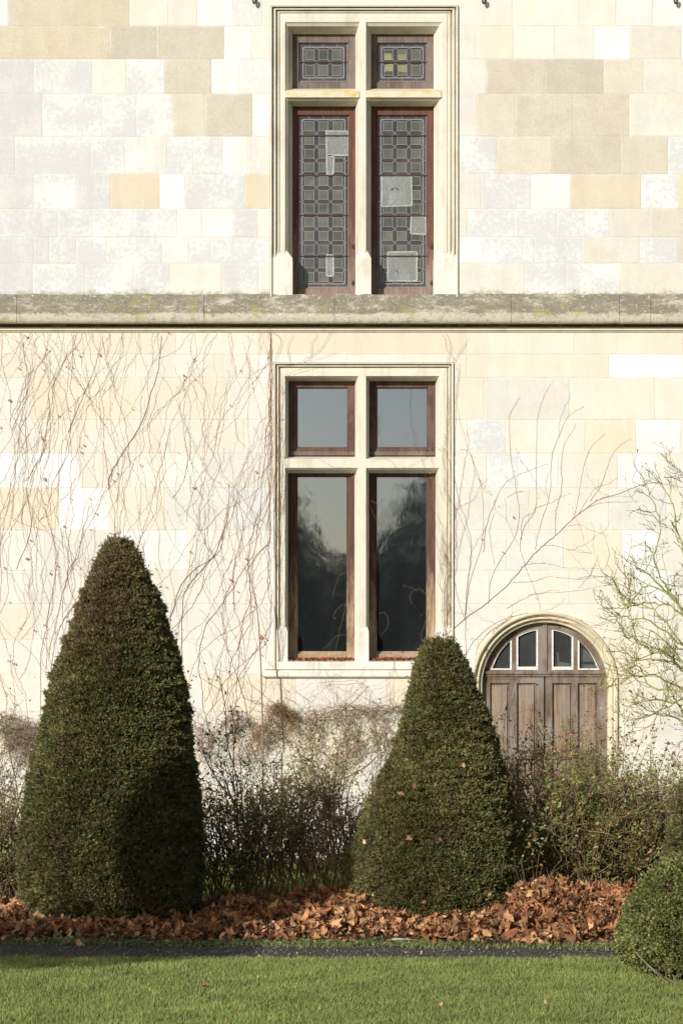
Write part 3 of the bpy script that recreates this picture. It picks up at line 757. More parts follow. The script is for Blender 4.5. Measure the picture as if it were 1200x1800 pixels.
# soil bed as a gentle mound
def bed_h(X, Y):
    X = np.asarray(X, float); Y = np.asarray(Y, float)
    f = np.clip((Y+7.15)/1.3, 0, 1); f = f*f*(3-2*f); b = np.clip((-4.6-Y)/.9, 0, 1); b = b*b*(3-2*b)
    amp = .13+.07*np.sin(X*1.7+1)+.05*np.sin(X*4.3)
    amp = np.where(X > .9, .185+.04*np.sin(X*5)+.03*np.sin(X*9+2), amp)
    amp = amp*(.22+.78*np.clip((X+1.25)/.45, 0, 1))
    amp = amp*(1-.7*np.exp(-((X-.55)/.42)**4))
    gap = np.exp(-((X+1.12)/.22)**2)*.85+np.exp(-((X+2.0)/.5)**2)*.5
    return np.clip(amp*(1-np.clip(gap, 0, 1)), .0, 1)*f*b
def bed():
    xs = np.linspace(-9, 9, 181); ys = np.linspace(-7.25, -4.3, 40); X, Y = np.meshgrid(xs, ys)
    Z = bed_h(X, Y)+.002
    Z[0, :] = -.01; Z[-1, :] = -.01
    V = np.stack([X, Y, Z], -1).reshape(-1, 3); n = len(xs)
    i = np.arange(len(ys)-1)[:, None]*n+np.arange(n-1)[None, :]
    Fq = np.stack([i, i+1, i+1+n, i+n], -1).reshape(-1, 4)
    tag(np_mesh('soil_bed', V, Fq, M_soil, None, None, True), kind='structure')
bed()

# blades of grass: three-sided quads (two triangles bent) in one mesh
def blades(N, xr, yr, h, base_col, name, label, hf=None, wd=.0035, lean=.5):
    X = rng.uniform(*xr, N); Y = rng.uniform(*yr, N)
    if hf is not None:
        k = hf(X, Y); X, Y = X[k], Y[k]; N = len(X)
    P = np.stack([X, Y, np.zeros(N)], -1)
    clump = nz(P, 1.1, 0)*.35+nz(P, 3.2, 1)*.45+nz(P, 9, 2)*.5
    H = h*(rng.uniform(.55, 1.15, N)+.22*clump)
    a = rng.uniform(0, 6.28, N); wdt = wd*rng.uniform(.6, 1.3, N)
    side = np.stack([np.cos(a), np.sin(a), np.zeros(N)], -1)*wdt[:, None]
    la = rng.uniform(0, 6.28, N); le = rng.uniform(.1, 1, N)*lean
    ln = np.stack([np.cos(la)*le, np.sin(la)*le, np.ones(N)], -1)
    mid = P+ln*np.array([.4, .4, .55])*H[:, None]; tip = P+ln*H[:, None]*np.array([1.1, 1.1, .95])
    V = np.stack([P-side, P+side, mid+side*.8, mid-side*.8, tip], 1).reshape(-1, 3)
    b = np.arange(N)*5
    Fc = np.concatenate([np.stack([b, b+1, b+2], -1), np.stack([b, b+2, b+3], -1), np.stack([b+3, b+2, b+4], -1)])
    c = np.array(base_col)[None, :]*(1+.22*clump[:, None]+rng.normal(0, .16, (N, 1)))
    c[:, 0] *= 1+rng.normal(.0, .13, N)
    dry = rng.random(N) < .07; c[dry] = np.array([.36, .30, .15])*rng.uniform(.6, 1.1, (dry.sum(), 1))
    c = np.clip(np.repeat(c, 5, 0), 0, 1)
    o = np_mesh(name, V, Fc, M_grass, None, c); tag(o, label, 'grass', kind='stuff'); return o
def lawn_front(X, Y): return Y < path_edges(X)[0]+.03*np.sin(X*9)+.03*np.sin(X*23)
blades(330000, (-3.1, 3.1), (-12.3, -8.0), .042, (.285, .345, .10), 'lawn_grass', 'short green lawn grass in front of the gravel path', lawn_front, .0026, .6)
blades(60000, (-5, 5), (-4.3, -.05), .07, (.20, .27, .07), 'back_grass', 'green grass between the planting bed and the house wall')
def verge(X, Y): return (Y > path_edges(X)[1]-.06+.05*np.sin(X*7)) & (Y < path_edges(X)[1]+.28+.10*np.sin(X*5))
blades(16000, (-3, 3), (-7.9, -6.5), .035, (.21, .24, .09), 'verge_grass', 'thin weedy grass strip along the far edge of the path', verge, .004, .9)

# ------------------------------------------------------------ leaves
LEAF = np.array([(0, -.5), (.16, -.30), (.42, -.34), (.30, -.05), (.52, .18), (.22, .16), (.0, .52), (-.22, .18), (-.50, .16), (-.30, -.04), (-.42, -.32), (-.15, -.3)])
LEAF3 = np.array([(0, -.55), (.20, -.36), (.38, -.22), (.33, -.02), (.44, .16), (.22, .24), (.05, .50), (-.12, .28), (-.40, .24), (-.34, .02), (-.40, -.24), (-.18, -.34)])
LEAF2 = np.array([(0, -.5), (.14, -.36), (.25, -.15), (.28, .05), (.20, .28), (.08, .44), (.0, .55), (-.08, .44), (-.22, .26), (-.28, .05), (-.24, -.16), (-.13, -.36)])
def leaf_cloud(name, P, size, col, mat, parent=None, shape=LEAF, tilt=.6, curl=.5, normal=None, jit=True, mixed=None):
    N = len(P); k = len(shape)
    size = np.broadcast_to(size, (N,))
    n = rng.normal(0, tilt, (N, 3)); n[:, 2] += 1
    if normal is not None: n = normal+rng.normal(0, tilt, (N, 3))
    n = unit(n); t = unit(np.cross(n, rng.normal(size=(N, 3)))); b = np.cross(n, t)
    if mixed is not None:
        st = np.stack([shape, mixed]); pick = rng.integers(0, 2, N)
        sh = np.concatenate([np.zeros((N, 1, 2)), st[pick]], 1)
    else:
        sh = np.broadcast_to(np.vstack([[0, 0], shape]), (N, k+1, 2)).copy()
    if jit: sh *= rng.uniform(.62, 1.22, (N, k+1, 1)); sh[:, :, 0] *= rng.uniform(.55, 1.05, (N, 1))
    cu = rng.uniform(-.2, 1, (N, 1))*curl*2.2
    z = cu*(sh[:, :, 0]**2)*1.6+rng.uniform(-1, 1, (N, 1))*curl*sh[:, :, 1]**2+rng.normal(0, .03, (N, k+1))
    V = P[:, None, :]+size[:, None, None]*(sh[:, :, :1]*t[:, None, :]+sh[:, :, 1:2]*b[:, None, :]+z[:, :, None]*n[:, None, :])
    base = np.arange(N)[:, None]*(k+1); i = np.arange(k)[None, :]
    Fc = np.stack([np.broadcast_to(base, (N, k)), base+1+i, base+1+(i+1) % k], -1).reshape(-1, 3)
    return np_mesh(name, V.reshape(-1, 3), Fc, mat, parent, np.repeat(np.clip(col, 0, 1), k+1, 0))
def dead_cols(N, bright=1.0):
    pal = np.array([(.42, .22, .105), (.50, .30, .155), (.29, .13, .06), (.57, .39, .22), (.16, .085, .05), (.40, .18, .085), (.35, .20, .11), (.22, .13, .075)])
    c = pal[rng.integers(0, len(pal), N)]*rng.uniform(.75, 1.2, (N, 1))*bright
    return c
N = 42000
X = rng.uniform(-3.4, 3.4, N); Y = -7.2+2.6*rng.beta(1.25, 1.3, N)
edge = path_edges(X)[1]+.42+.12*np.sin(X*3.1+.6)+.07*np.sin(X*8)+.05*np.sin(X*19)-.85*rng.random(len(X))**22
k = Y > edge; X, Y = X[k], Y[k]
thin = (np.exp(-((X+1.15)/.25)**2) > rng.random(len(X))*1.3) & (Y > -6.0); X, Y = X[~thin], Y[~thin]
H = bed_h(X, Y)
P = np.stack([X, Y, H+rng.uniform(.0, .032, len(X))+.05*rng.random(len(X))**3*(nz(np.stack([X, Y, H], -1), 6, 1)+1.2)], -1)
sz = .030+.066*rng.random(len(X))**1.7
cc_ = dead_cols(len(X), .98)*np.array([1.08, .98, .9])*(1+.22*nz(P, 2.5, 2))[:, None]
o = leaf_cloud('leaf_litter', P, sz*1.12, cc_, M_dead, None, LEAF3, .85, 1.25, None, True, LEAF2*np.array([1.15, 1.1]))
tag(o, 'thick drift of russet fallen leaves under the bushes', 'fallen leaves', kind='stuff')
# weeds at the litter's edge
N = 11000; X = rng.uniform(-3.2, 3.2, N); e = path_edges(X)[1]; Y = e+np.abs(rng.normal(0.04, .22, N)); keep = nz(np.stack([X, Y, X*0], -1), 3.5, 2) > -.15; X, Y = X[keep], Y[keep]
P = np.stack([X, Y, rng.uniform(.004, .03, len(X))], -1)
tag(leaf_cloud('weeds', P, rng.uniform(.012, .03, len(X)), np.array([.20, .24, .085])*rng.uniform(.6, 1.4, (len(X), 1)), M_leaf, None, LEAF2, .5, .2), 'low green weeds fringing the path', 'weeds', kind='stuff')
N = 9000; X = rng.uniform(-3, 3, N); a_, b_ = path_edges(X); Y = a_-.08+(b_-a_+.14)*rng.random(N)
tag(leaf_cloud('gravel', np.stack([X, Y, np.full(N, .008)], -1), .008+.016*rng.random(N)**3, np.array([.20, .19, .17])*(.35+1.9*rng.random((N, 1))**3), M_stone, None, LEAF2[::2], .7, .6), 'loose grey gravel on the narrow path', 'gravel', kind='stuff')
# leaves lying on the lawn, one by one
for i, (px, py) in enumerate([(76, 1793), (294, 1786), (420, 1786), (362, 1744), (262, 1688), (120, 1695), (504, 1751), (636, 1749), (715, 1683), (740, 1684), (812, 1702), (950, 1693), (1132, 1750), (957, 1773), (842, 1783), (695, 1792), (152, 1744), (552, 1742), (452, 1728), (775, 1776), (1048, 1712), (890, 1742), (1165, 1784), (455, 1690), (610, 1715), (345, 1714)]):
    s_ = (py-HOR); d = EYE*F/s_
    P = np.array([[(px-600)*d/F, d-CAM_D, .035]])
    o = leaf_cloud('fallen_leaf', P, np.array([random.uniform(.022, .045)]), dead_cols(1, 1.1), M_dead, None, LEAF, .8, .5)
    lab = {0: 'brown dead leaf on the lawn near the bottom left corner', 1: 'dead leaf on the lawn left of the two that lie below the window mullion line', 2: 'upright tan dead leaf standing in the grass at the bottom edge', 4: 'pale brown leaf at the back edge of the lawn below the tall yew', 12: 'dead leaf on the lawn just in front of the box bush', 8: 'tan leaf on the lawn edge beside the gravel path below the shorter yew'}.get(i, 'small brown dead leaf lying on the green lawn')
    tag(o, lab, 'leaf', 'dead leaves scattered on the lawn')
# leaves drifted on the sill
def sill_leaves(a, b, N, lab):
    px = rng.uniform(a, b, N); Yy = rng.uniform(-.02, .14, N)
    P = np.array([W(x, 1161, y) for x, y in zip(px, Yy)]); P[:, 2] = W(0, 1161.5, 0)[2]+.004+rng.random(N)*.022+Yy*.05
    c = np.array([.30, .085, .035])*rng.uniform(.5, 1.4, (N, 1))
    tag(leaf_cloud('sill_leaf_litter', P, rng.uniform(.018, .04, N), c, M_dead, None, LEAF, .8, .5), lab, 'dry leaves', kind='stuff')
sill_leaves(512, 622, 330, 'rust red dry leaves drifted on the sill under the left light')
sill_leaves(650, 762, 300, 'rust red dry leaves drifted on the sill under the right light')

# ------------------------------------------------------------ clipped yews
def clipped(name, rings, Yc, nspr, cols, label, cat, group=None, L=.027, wdt=.0032, nb=5, amp=.035, brown_top=0.0, flat=1.0, up=.45, core=True, gapy=True, stem_h=.25, shape='needle'):
    """rings (py, cx, r) in photo px measured on the plane Yc; crown = inner mass + shoots"""
    d = CAM_D+Yc; s = d/F
    Z = np.array([EYE-(r[0]-HOR)*s for r in rings]); Xc = np.array([(r[1]-600)*s for r in rings]); Rr = np.array([max(2, r[2]-6)*s for r in rings])
    Z = np.clip(Z, .015, None); o_ = np.argsort(Z); Z, Xc, Rr = Z[o_], Xc[o_], Rr[o_]
    # smooth profile
    zz = np.linspace(Z[0], Z[-1], 200); cx = np.interp(zz, Z, Xc); rr_ = np.interp(zz, Z, Rr)
    ker = np.ones(9)/9; rr_[4:-4] = np.convolve(rr_, ker, 'valid'); cx[4:-4] = np.convolve(cx, ker, 'valid')
    root = empty(name, (float(Xc[0]), Yc, 0)); tag(root, label, cat, group)
    def surf(z, th, inset=0.0):
        r = np.interp(z, zz, rr_)-inset; c = np.interp(z, zz, cx)
        return np.stack([c+r*np.cos(th), Yc+flat*r*np.sin(th), z], -1)
    def disp(P): 
        Q = P*np.array([1, 1, 2.4])
        return amp*np.clip((zz[-1]+.02-P[:, 2])/.5, .25, 1)*(.5*nz(Q, 3.2, 1)+.7*nz(Q, 12, 2)+.6*nz(Q, 27, 0))
    # inner mass
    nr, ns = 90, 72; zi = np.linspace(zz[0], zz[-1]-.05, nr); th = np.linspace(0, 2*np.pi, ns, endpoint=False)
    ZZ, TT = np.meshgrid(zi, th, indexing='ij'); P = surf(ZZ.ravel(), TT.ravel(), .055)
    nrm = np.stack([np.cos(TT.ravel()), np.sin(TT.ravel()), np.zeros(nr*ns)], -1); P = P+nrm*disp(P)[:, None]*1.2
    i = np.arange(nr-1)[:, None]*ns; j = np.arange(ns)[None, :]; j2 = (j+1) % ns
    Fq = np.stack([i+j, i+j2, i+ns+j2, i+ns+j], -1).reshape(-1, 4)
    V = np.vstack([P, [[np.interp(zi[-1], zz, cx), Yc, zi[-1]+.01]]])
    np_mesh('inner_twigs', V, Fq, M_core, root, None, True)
    # shoots
    wgt = rr_+.03; cdf = np.cumsum(wgt); cdf /= cdf[-1]
    z = np.interp(rng.random(nspr), cdf, zz); z = np.clip(z+rng.normal(0, .004, nspr), zz[0], zz[-1])
    th = rng.uniform(0, 2*np.pi, nspr)
    vis = (np.sin(th) < .25) | (rng.random(nspr) < .35); z, th = z[vis], th[vis]; n_ = len(z)   # denser on the garden side
    # crown of the cone
    P = surf(z, th); dz = (np.interp(z+.02, zz, rr_)-np.interp(z-.02, zz, rr_))/.04
    nrm = unit(np.stack([np.cos(th), np.sin(th), -np.clip(dz, -3, 3)], -1))
    D = disp(P); depth = rng.random(n_)**1.6*.05
    stray = (rng.random(n_) < .012)*rng.random(n_)*.045
    P[:, 2] += np.where(z > zz[-1]-.22, (rng.random(n_) < .14)*rng.random(n_)*.055, 0)
    P = P+nrm*(D-depth+stray)[:, None]
    dr = unit(nrm*.8+np.array([0, 0, up])+rng.normal(0, .38, (n_, 3)))
    cc = np.array(cols)[rng.integers(0, len(cols), n_)]*rng.uniform(.65, 1.4, (n_, 1))
    cc *= (1+.30*nz(P, 3, 2))[:, None]
    if brown_top:
        t = np.clip((z-(zz[-1]-1.0))/.9, 0, 1)*brown_top*(.65+.6*nz(P, 2.2, 1)); t = np.clip(t, 0, .9)[:, None]
        cc = cc*(1-t)+np.array([.20, .125, .075])*rng.uniform(.6, 1.3, (n_, 1))*t
    br = (nz(P*np.array([1, 1, 1.5]), 5, 0) > .62) & (rng.random(n_) < .5); cc[br] = np.array([.17, .115, .06])*rng.uniform(.6, 1.2, (br.sum(), 1))
    Vs, Cs = [], []
    a = unit(np.cross(dr, rng.normal(size=(n_, 3)))); b = np.cross(dr, a)
    for q in range(nb):
        fa = rng.uniform(0, 6.28, n_); sp = rng.uniform(.1, .75, n_) if nb > 1 else 0
        dd = unit(dr+(np.cos(fa)*sp)[:, None]*a+(np.sin(fa)*sp)[:, None]*b)
        org = P+dr*(rng.random(n_)*L*.5)[:, None]; ln = L*rng.uniform(.5, 1.2, n_)
        sd_ = unit(np.cross(dd, rng.normal(size=(n_, 3))))*(wdt*rng.uniform(.7, 1.3, n_))[:, None]
        mid = org+dd*(ln*.5)[:, None]
        Vs.append(np.stack([org, mid+sd_, org+dd*ln[:, None], mid-sd_], 1).reshape(-1, 3)); Cs.append(np.repeat(cc, 4, 0))
    V = np.concatenate(Vs); Fq = np.arange(len(V)).reshape(-1, 4)
    np_mesh('foliage', V, Fq, M_yew, root, np.clip(np.concatenate(Cs), 0, 1))
    # short trunk
    t = Tubes(8); t.add([(float(Xc[0]), Yc, -.02), (float(Xc[0])+.01, Yc, .2), (float(np.mean(Xc)), Yc, float(zz[-1])*.6)], [.06, .05, .02]); t.build('trunk', M_bark, root)
    return root
M_bark = plain_material('brown bark', (.09, .06, .045), .9, .1, 0, .3, 30)
yew_cols = [(.125, .128, .044), (.178, .165, .055), (.078, .085, .030), (.225, .190, .080)]
left_r = [(948, 209, 8), (952, 209, 20), (965, 209, 32), (985, 210, 42), (1010, 211, 54), (1050, 211, 70), (1080, 210, 82), (1150, 208, 103), (1210, 206, 122), (1290, 203, 135), (1370, 198, 148), (1450, 199, 158), (1530, 198, 163), (1580, 198, 158), (1616, 200, 142), (1640, 202, 118)]
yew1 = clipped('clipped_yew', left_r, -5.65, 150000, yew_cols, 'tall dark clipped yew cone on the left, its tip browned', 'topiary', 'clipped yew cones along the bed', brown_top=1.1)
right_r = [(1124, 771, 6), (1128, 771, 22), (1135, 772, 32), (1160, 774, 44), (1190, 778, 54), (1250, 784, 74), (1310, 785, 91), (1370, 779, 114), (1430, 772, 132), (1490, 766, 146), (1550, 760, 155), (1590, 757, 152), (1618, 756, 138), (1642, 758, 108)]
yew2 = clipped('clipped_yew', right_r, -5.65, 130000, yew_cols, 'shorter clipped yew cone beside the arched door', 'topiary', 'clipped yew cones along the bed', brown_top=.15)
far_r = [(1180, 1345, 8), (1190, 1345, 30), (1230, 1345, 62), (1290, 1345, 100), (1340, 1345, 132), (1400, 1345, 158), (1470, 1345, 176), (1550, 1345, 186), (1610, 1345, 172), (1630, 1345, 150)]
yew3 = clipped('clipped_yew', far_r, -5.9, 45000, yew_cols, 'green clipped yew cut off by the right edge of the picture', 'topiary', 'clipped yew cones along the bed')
box_cols = [(.13, .155, .04), (.19, .205, .06), (.09, .115, .034), (.25, .24, .10)]
box_r = [(1488, 1262, 10), (1498, 1260, 45), (1515, 1258, 84), (1545, 1254, 122), (1590, 1250, 152), (1640, 1249, 165), (1690, 1250, 157), (1722, 1252, 130), (1745, 1254, 95), (1752, 1254, 60)]
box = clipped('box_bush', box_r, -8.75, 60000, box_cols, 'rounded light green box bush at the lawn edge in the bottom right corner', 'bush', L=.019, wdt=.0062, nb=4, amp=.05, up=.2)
# bare stems low in the box bush
t = Tubes(4)
for i in range(8):
    x0 = 1.93+random.uniform(-.05, .25); p0 = np.array([x0, -9.22+random.uniform(-.05, .1), .0]); p1 = p0+np.array([random.uniform(-.26, -.02), random.uniform(-.06, .02), random.uniform(.14, .3)])
    t.add(smooth_path([p0, (p0+p1)/2+rng.normal(0, .015, 3), p1], 4), [.003]*9, (.30, .25, .17))
t.build('stem', M_twig, box)

# leaves caught on the right-hand yew
P = []
for (px, py) in ((728, 1382), (705, 1395), (692, 1478), (773, 1475), (720, 1472), (832, 1505), (780, 1222), (814, 1345), (655, 1573), (745, 1585), (860, 1572), (640, 1480)):
    P.append(W(px, py, -5.65-.62*max(.3, min(1, (py-1118)/320))))
for q in P:
    tag(leaf_cloud('caught_leaf', np.array([q]), np.array([random.uniform(.035, .065)]), dead_cols(1, 1.1), M_dead, None, LEAF3, .5, .4, np.array([[-.2, -1, .4]])), 'brown dead leaf caught on the face of the shorter yew', 'leaf', 'dead leaves caught on the shorter yew')

# ------------------------------------------------------------ twiggy shrubs
def grow(tb, P, Dv, L, r, depth, tips, col, bend=.22, up=.12, kids=(2, 4), shrink=.62, seg=6, spread=.6, wall=None, rmin=.0014):
    pts = [P]; d = Dv/np.linalg.norm(Dv); p = P.copy(); dirs = [d]
    st = L/seg
    for i in range(seg):
        d = d+rng.normal(0, bend, 3)+np.array([0, 0, up]); d /= np.linalg.norm(d)
        p = p+d*st
        if wall is not None and p[1] > wall: p[1] = wall; 
        pts.append(p.copy()); dirs.append(d)
    tb.add(pts, np.linspace(r, max(rmin, r*.55), len(pts)), np.array(col)*random.uniform(.75, 1.25))
    if depth == 0:
        tips.append((pts[-1], d)); tips.append((pts[-3], d)); return
    for k in range(random.randint(*kids)):
        i = random.randint(max(1, seg//3), seg)
        nd = dirs[i]+rng.normal(0, spread, 3); nd /= np.linalg.norm(nd)
        grow(tb, np.array(pts[i]), nd, L*shrink*random.uniform(.7, 1.2), max(rmin, r*.62), depth-1, tips, col, bend, up, kids, shrink, max(3, seg-1), spread, wall, rmin)
    tips.append((pts[-1], d))
def bush(name, bases, Y0, H, label, cat, col=(.16, .12, .075), nst=9, depth=3, leafp=.8, leafsize=(.015, .03), leafcols=None, seedcols=None, out=.38, r0=.0072, kids=(2, 3), flowers=(), hips=0, group=None, spread=.5, topred=.0):
    X0 = np.mean([b for b in bases]); root = empty(name, (float(X0), Y0, 0)); tag(root, label, cat, group)
    tb = Tubes(3); tips = []
    for b in bases:
        for i in range(int(nst*2.3)):
            z0 = float(bed_h(b, Y0))
            p = np.array([b+random.uniform(-.09, .09), Y0+random.uniform(-.15, .15), z0])
            d = np.array([random.gauss(0, out), random.gauss(0, out*.6), 1.0])
            hh = H*random.uniform(.45, 1.05)
            grow(tb, p, d, hh*.62, r0*random.uniform(.7, 1.2), depth, tips, col, .13, .05, kids, .56, 7, spread)
    tb.build('stems', M_twig, root)
    tp = np.array([t[0] for t in tips]); td = np.array([t[1] for t in tips])
    rep = rng.random(len(tp)) < leafp; tp, td = tp[rep], td[rep]
    k = 4; P = np.repeat(tp, k, 0)+rng.normal(0, .026, (len(tp)*k, 3)); Dn = np.repeat(td, k, 0)
    lc = np.array(leafcols or [(.09, .12, .03), (.14, .16, .04), (.20, .17, .05), (.24, .10, .05), (.07, .09, .03)])
    c = lc[rng.integers(0, len(lc), len(P))]*rng.uniform(.7, 1.25, (len(P), 1))
    if topred:
        m_ = (P[:, 2] > H*.86) & (rng.random(len(P)) < topred); c[m_] = np.array([.30, .11, .07])*rng.uniform(.6, 1.2, (m_.sum(), 1))
    if len(P): leaf_cloud('leaves', P, rng.uniform(*leafsize, len(P)), c, M_leaf, root, LEAF2, .8, .3)
    if hips:
        q = tp[rng.integers(0, len(tp), hips)]; V = []; Fc = []; 
        [leaf_cloud('rose_hip', q[i:i+1].repeat(3, 0), np.full(3, .018), np.tile([[.45, .05, .03]], (3, 1)), M_petal, root, LEAF2, 2., .8) for i in range(hips)]
    for f_ in flowers:
        P = np.array([f_]*16)+rng.normal(0, .009, (16, 3)); leaf_cloud('rose_flower', P, rng.uniform(.018, .028, 16), np.array([.60, .26, .28])*rng.uniform(.8, 1.3, (16, 1)), M_petal, root, LEAF2, 1.5, .9)
    return root
def px2x(px, Y): return (px-600)*(CAM_D+Y)/F
green = [(.19, .24, .07), (.30, .31, .08), (.16, .18, .05), (.42, .34, .12), (.38, .20, .10), (.24, .29, .08), (.20, .25, .07)]
green_d = green
bush('rose_bush', [px2x(p, -4.9) for p in (385, 425, 470)], -5.0, 1.50, 'dark leafy rose bush right of the tall yew', 'shrub', (.24, .18, .10), 11, 3, .55, (.020, .044), green_d, flowers=[W(578, 1398, -5.2), W(672, 1278, -4.7)][1:], hips=14, group='rose bushes in the bed', topred=.3)
bush('rose_bush', [px2x(p, -4.9) for p in (515, 560, 610, 645)], -5.0, 1.42, 'tangled rose bush below the lower window with a small pink bloom', 'shrub', (.32, .24, .14), 10, 3, .42, (.018, .038), green+[(.19, .2, .06)], flowers=[W(578, 1398, -5.25)], hips=9, group='rose bushes in the bed')
bush('rose_bush', [px2x(p, -4.9) for p in (935, 985, 1030)], -5.05, 1.40, 'rose bush in front of the oak door with pink blooms', 'shrub', (.28, .21, .11), 17, 3, .55, (.019, .042), green, flowers=[W(976, 1361, -5.3), W(937, 1442, -5.3), W(896, 1352, -5.2)], group='rose bushes in the bed', hips=6, topred=.4)
bush('rose_bush', [px2x(p, -4.9) for p in (1075, 1115, 1145)], -4.9, 1.40, 'rose bush with reddened tips between the door and the right edge', 'shrub', (.26, .20, .10), 17, 3, .6, (.018, .040), green, group='rose bushes in the bed', topred=.6)
bush('rose_bush', [px2x(p, -4.9) for p in (-30, 8, 32)], -4.8, 1.35, 'rose bush half hidden behind the tall yew at the left edge', 'shrub', (.19, .15, .09), 13, 3, .55, (.016, .034), green+[(.2, .22, .05)], group='rose bushes in the bed')
# arching bramble over the foot of the right yew
t = Tubes(3); tips = []
root = empty('arching_rose', (px2x(905, -6), -6.0, 0)); tag(root, 'sprawling rose stems leaning over the right foot of the shorter yew', 'shrub')
for i in range(22):
    p0 = np.array(W(930+random.uniform(-25, 15), 1575, -5.9)); p0[2] = .05
    grow(t, p0, np.array([random.uniform(-.9, .1), random.uniform(-.3, .1), random.uniform(.6, 1.1)]), random.uniform(.3, .62), .0035, 1, tips, (.19, .16, .09), .12, .0, (2, 4), .5, 7, .5)
t.build('stems', M_twig, root); tp = np.array([q[0] for q in tips]); P = np.repeat(tp, 2, 0)+rng.normal(0, .015, (len(tp)*2, 3))
leaf_cloud('leaves', P, rng.uniform(.015, .03, len(P)), np.array(green)[rng.integers(0, len(green), len(P))]*rng.uniform(.7, 1.4, (len(P), 1)), M_leaf, root, LEAF2, .8, .3)
# green clump weeds by the path
for (px, py, lab) in ((655, 1636, 'small clump of round green leaves at the foot of the shorter yew'), (198, 1640, 'small green weed in the leaves below the tall yew'), (58, 1604, 'mossy green tuft among leaves left of the tall yew')):
    d = EYE*F/(py+14-HOR); P = np.array([[(px-600)*d/F, d-CAM_D, .06]])+rng.normal(0, 1, (26, 3))*np.array([.03, .03, .012])
    tag(leaf_cloud('weed_clump', np.abs(P)*np.sign(P)*1.0, rng.uniform(.02, .045, 26), np.array([.13, .19, .055])*rng.uniform(.6, 1.3, (26, 1)), M_leaf, None, LEAF2, .6, .3), lab, 'weed')
# pale stick on the verge
t = Tubes(5); d = EYE*F/(1658-HOR); y0 = d-CAM_D; t.add([(px2x(682, y0), y0, .02), (px2x(698, y0), y0-.01, .028), (px2x(722, y0), y0+.02, .022)], [.006, .009, .006], (.55, .48, .38)); tag(t.build('fallen_stick', M_twig), 'short pale stick lying on the verge beside the path', 'stick')

# ------------------------------------------------------------ creepers on the wall
class Vine:
    def __init__(s): s.t = Tubes(3); s.nodes = []
    def line(s, pts_px, r0, r1, col, Y=-.012, step=7, jit=1.1, thorn=True):
        P2 = smooth_path(pts_px, step); n = len(P2)
        w_ = np.cumsum(rng.normal(0, jit*.55, (n, 2)), 0); w_ -= np.linspace(0, 1, n)[:, None]*w_[-1]
        P2 = P2+w_+rng.normal(0, jit*.25, (n, 2))
        yy = np.minimum(Y+np.clip(np.cumsum(rng.normal(0, .0004, n)), -.002, .002), Y*.35 if Y < 0 else 9)
        P3 = np.array([W(a, b, c) for (a, b), c in zip(P2, yy)])
        s.t.add(P3, np.linspace(r0, r1, n), np.array(col)*random.uniform(.8, 1.2))
        if thorn:
            for i in range(2, n-1):
                if random.random() < .38:
                    a = random.uniform(-math.pi, math.pi); l = random.uniform(2, 5.5)
                    q = P2[i]+np.array([math.cos(a), -abs(math.sin(a))])*l
                    s.t.add([P3[i], W(q[0], q[1], yy[i]-.006)], [r1*.8, r1*.55], np.array(col)*.9)
        s.nodes.append(P2)
        return P2
def wander(x, y, ang, length, step=14, drift=.0, wob=.17, pull=.09):
    pts = [(x, y)]; a = ang
    for i in range(int(length/step)):
        a += random.gauss(0, wob)+(math.pi/2+drift-a)*pull
        x += math.cos(a)*step; y -= math.sin(a)*step; pts.append((x, y))
        if y < 588: break
    return pts
v1 = Vine(); root = empty('wall_creeper', W(240, 1500, 0)); tag(root, 'leafless creeper covering the cream wall left of the lower window', 'climbing plant')
VC = [(.25, .15, .085), (.33, .20, .11), (.19, .12, .075), (.46, .26, .12)]
for i in range(50):
    x = -25+i*9.9+random.uniform(-7, 7)
    y = 1330+random.uniform(-60, 30)
    if random.random() < .35: y = random.uniform(850, 1200)
    L = random.uniform(450, 800); r = random.uniform(.0013, .0029) if y > 1200 else random.uniform(.0011, .0018)
    pts = wander(x, y, math.pi/2+random.gauss(0, .3), L, 15)
    pts = [(min(px, 474+random.uniform(-3, 3)), py) for px, py in pts]
    if len(pts) < 4: continue
    c = random.choice(VC); v1.line(pts, r, max(.0009, r*.45), c, -.0025, 3, 1.0)
    for k in range(random.randint(3, 6)):
        j = random.randint(2, len(pts)-2)
        sgn = random.choice((-1, 1)); q = wander(pts[j][0], pts[j][1], math.pi/2+sgn*random.uniform(.45, .95), random.uniform(80, 360), 12, 0, .16, .13)
        q = [(min(px, 476), py) for px, py in q]
        if len(q) > 3: v1.line(q, r*.6, .0008, c, -.0022, 3, 1.0)
# a few thick old stems seen in the photograph
for pts in ([(296, 1250), (318, 1160), (322, 1085), (330, 1040), (362, 1000), (388, 965), (392, 935)], [(150, 1060), (160, 1020), (190, 985), (212, 955)], [(120, 1290), (90, 1200), (105, 1100), (160, 1030), (180, 1000)], [(300, 1085), (318, 1030), (345, 1000), (378, 975), (398, 900), (402, 850)],
            [(440, 1280), (420, 1200), (390, 1120), (350, 1070)], [(190, 860), (196, 830), (225, 785), (255, 735), (266, 690), (280, 640), (284, 590)], [(120, 760), (145, 700), (165, 650), (178, 600)], [(30, 1000), (55, 930), (50, 850), (80, 790), (88, 720)]):
    v1.line(pts, .0034, .0016, (.24, .16, .10), -.003, 6, 1.2)
v1.t.build('stems', M_twig, root)
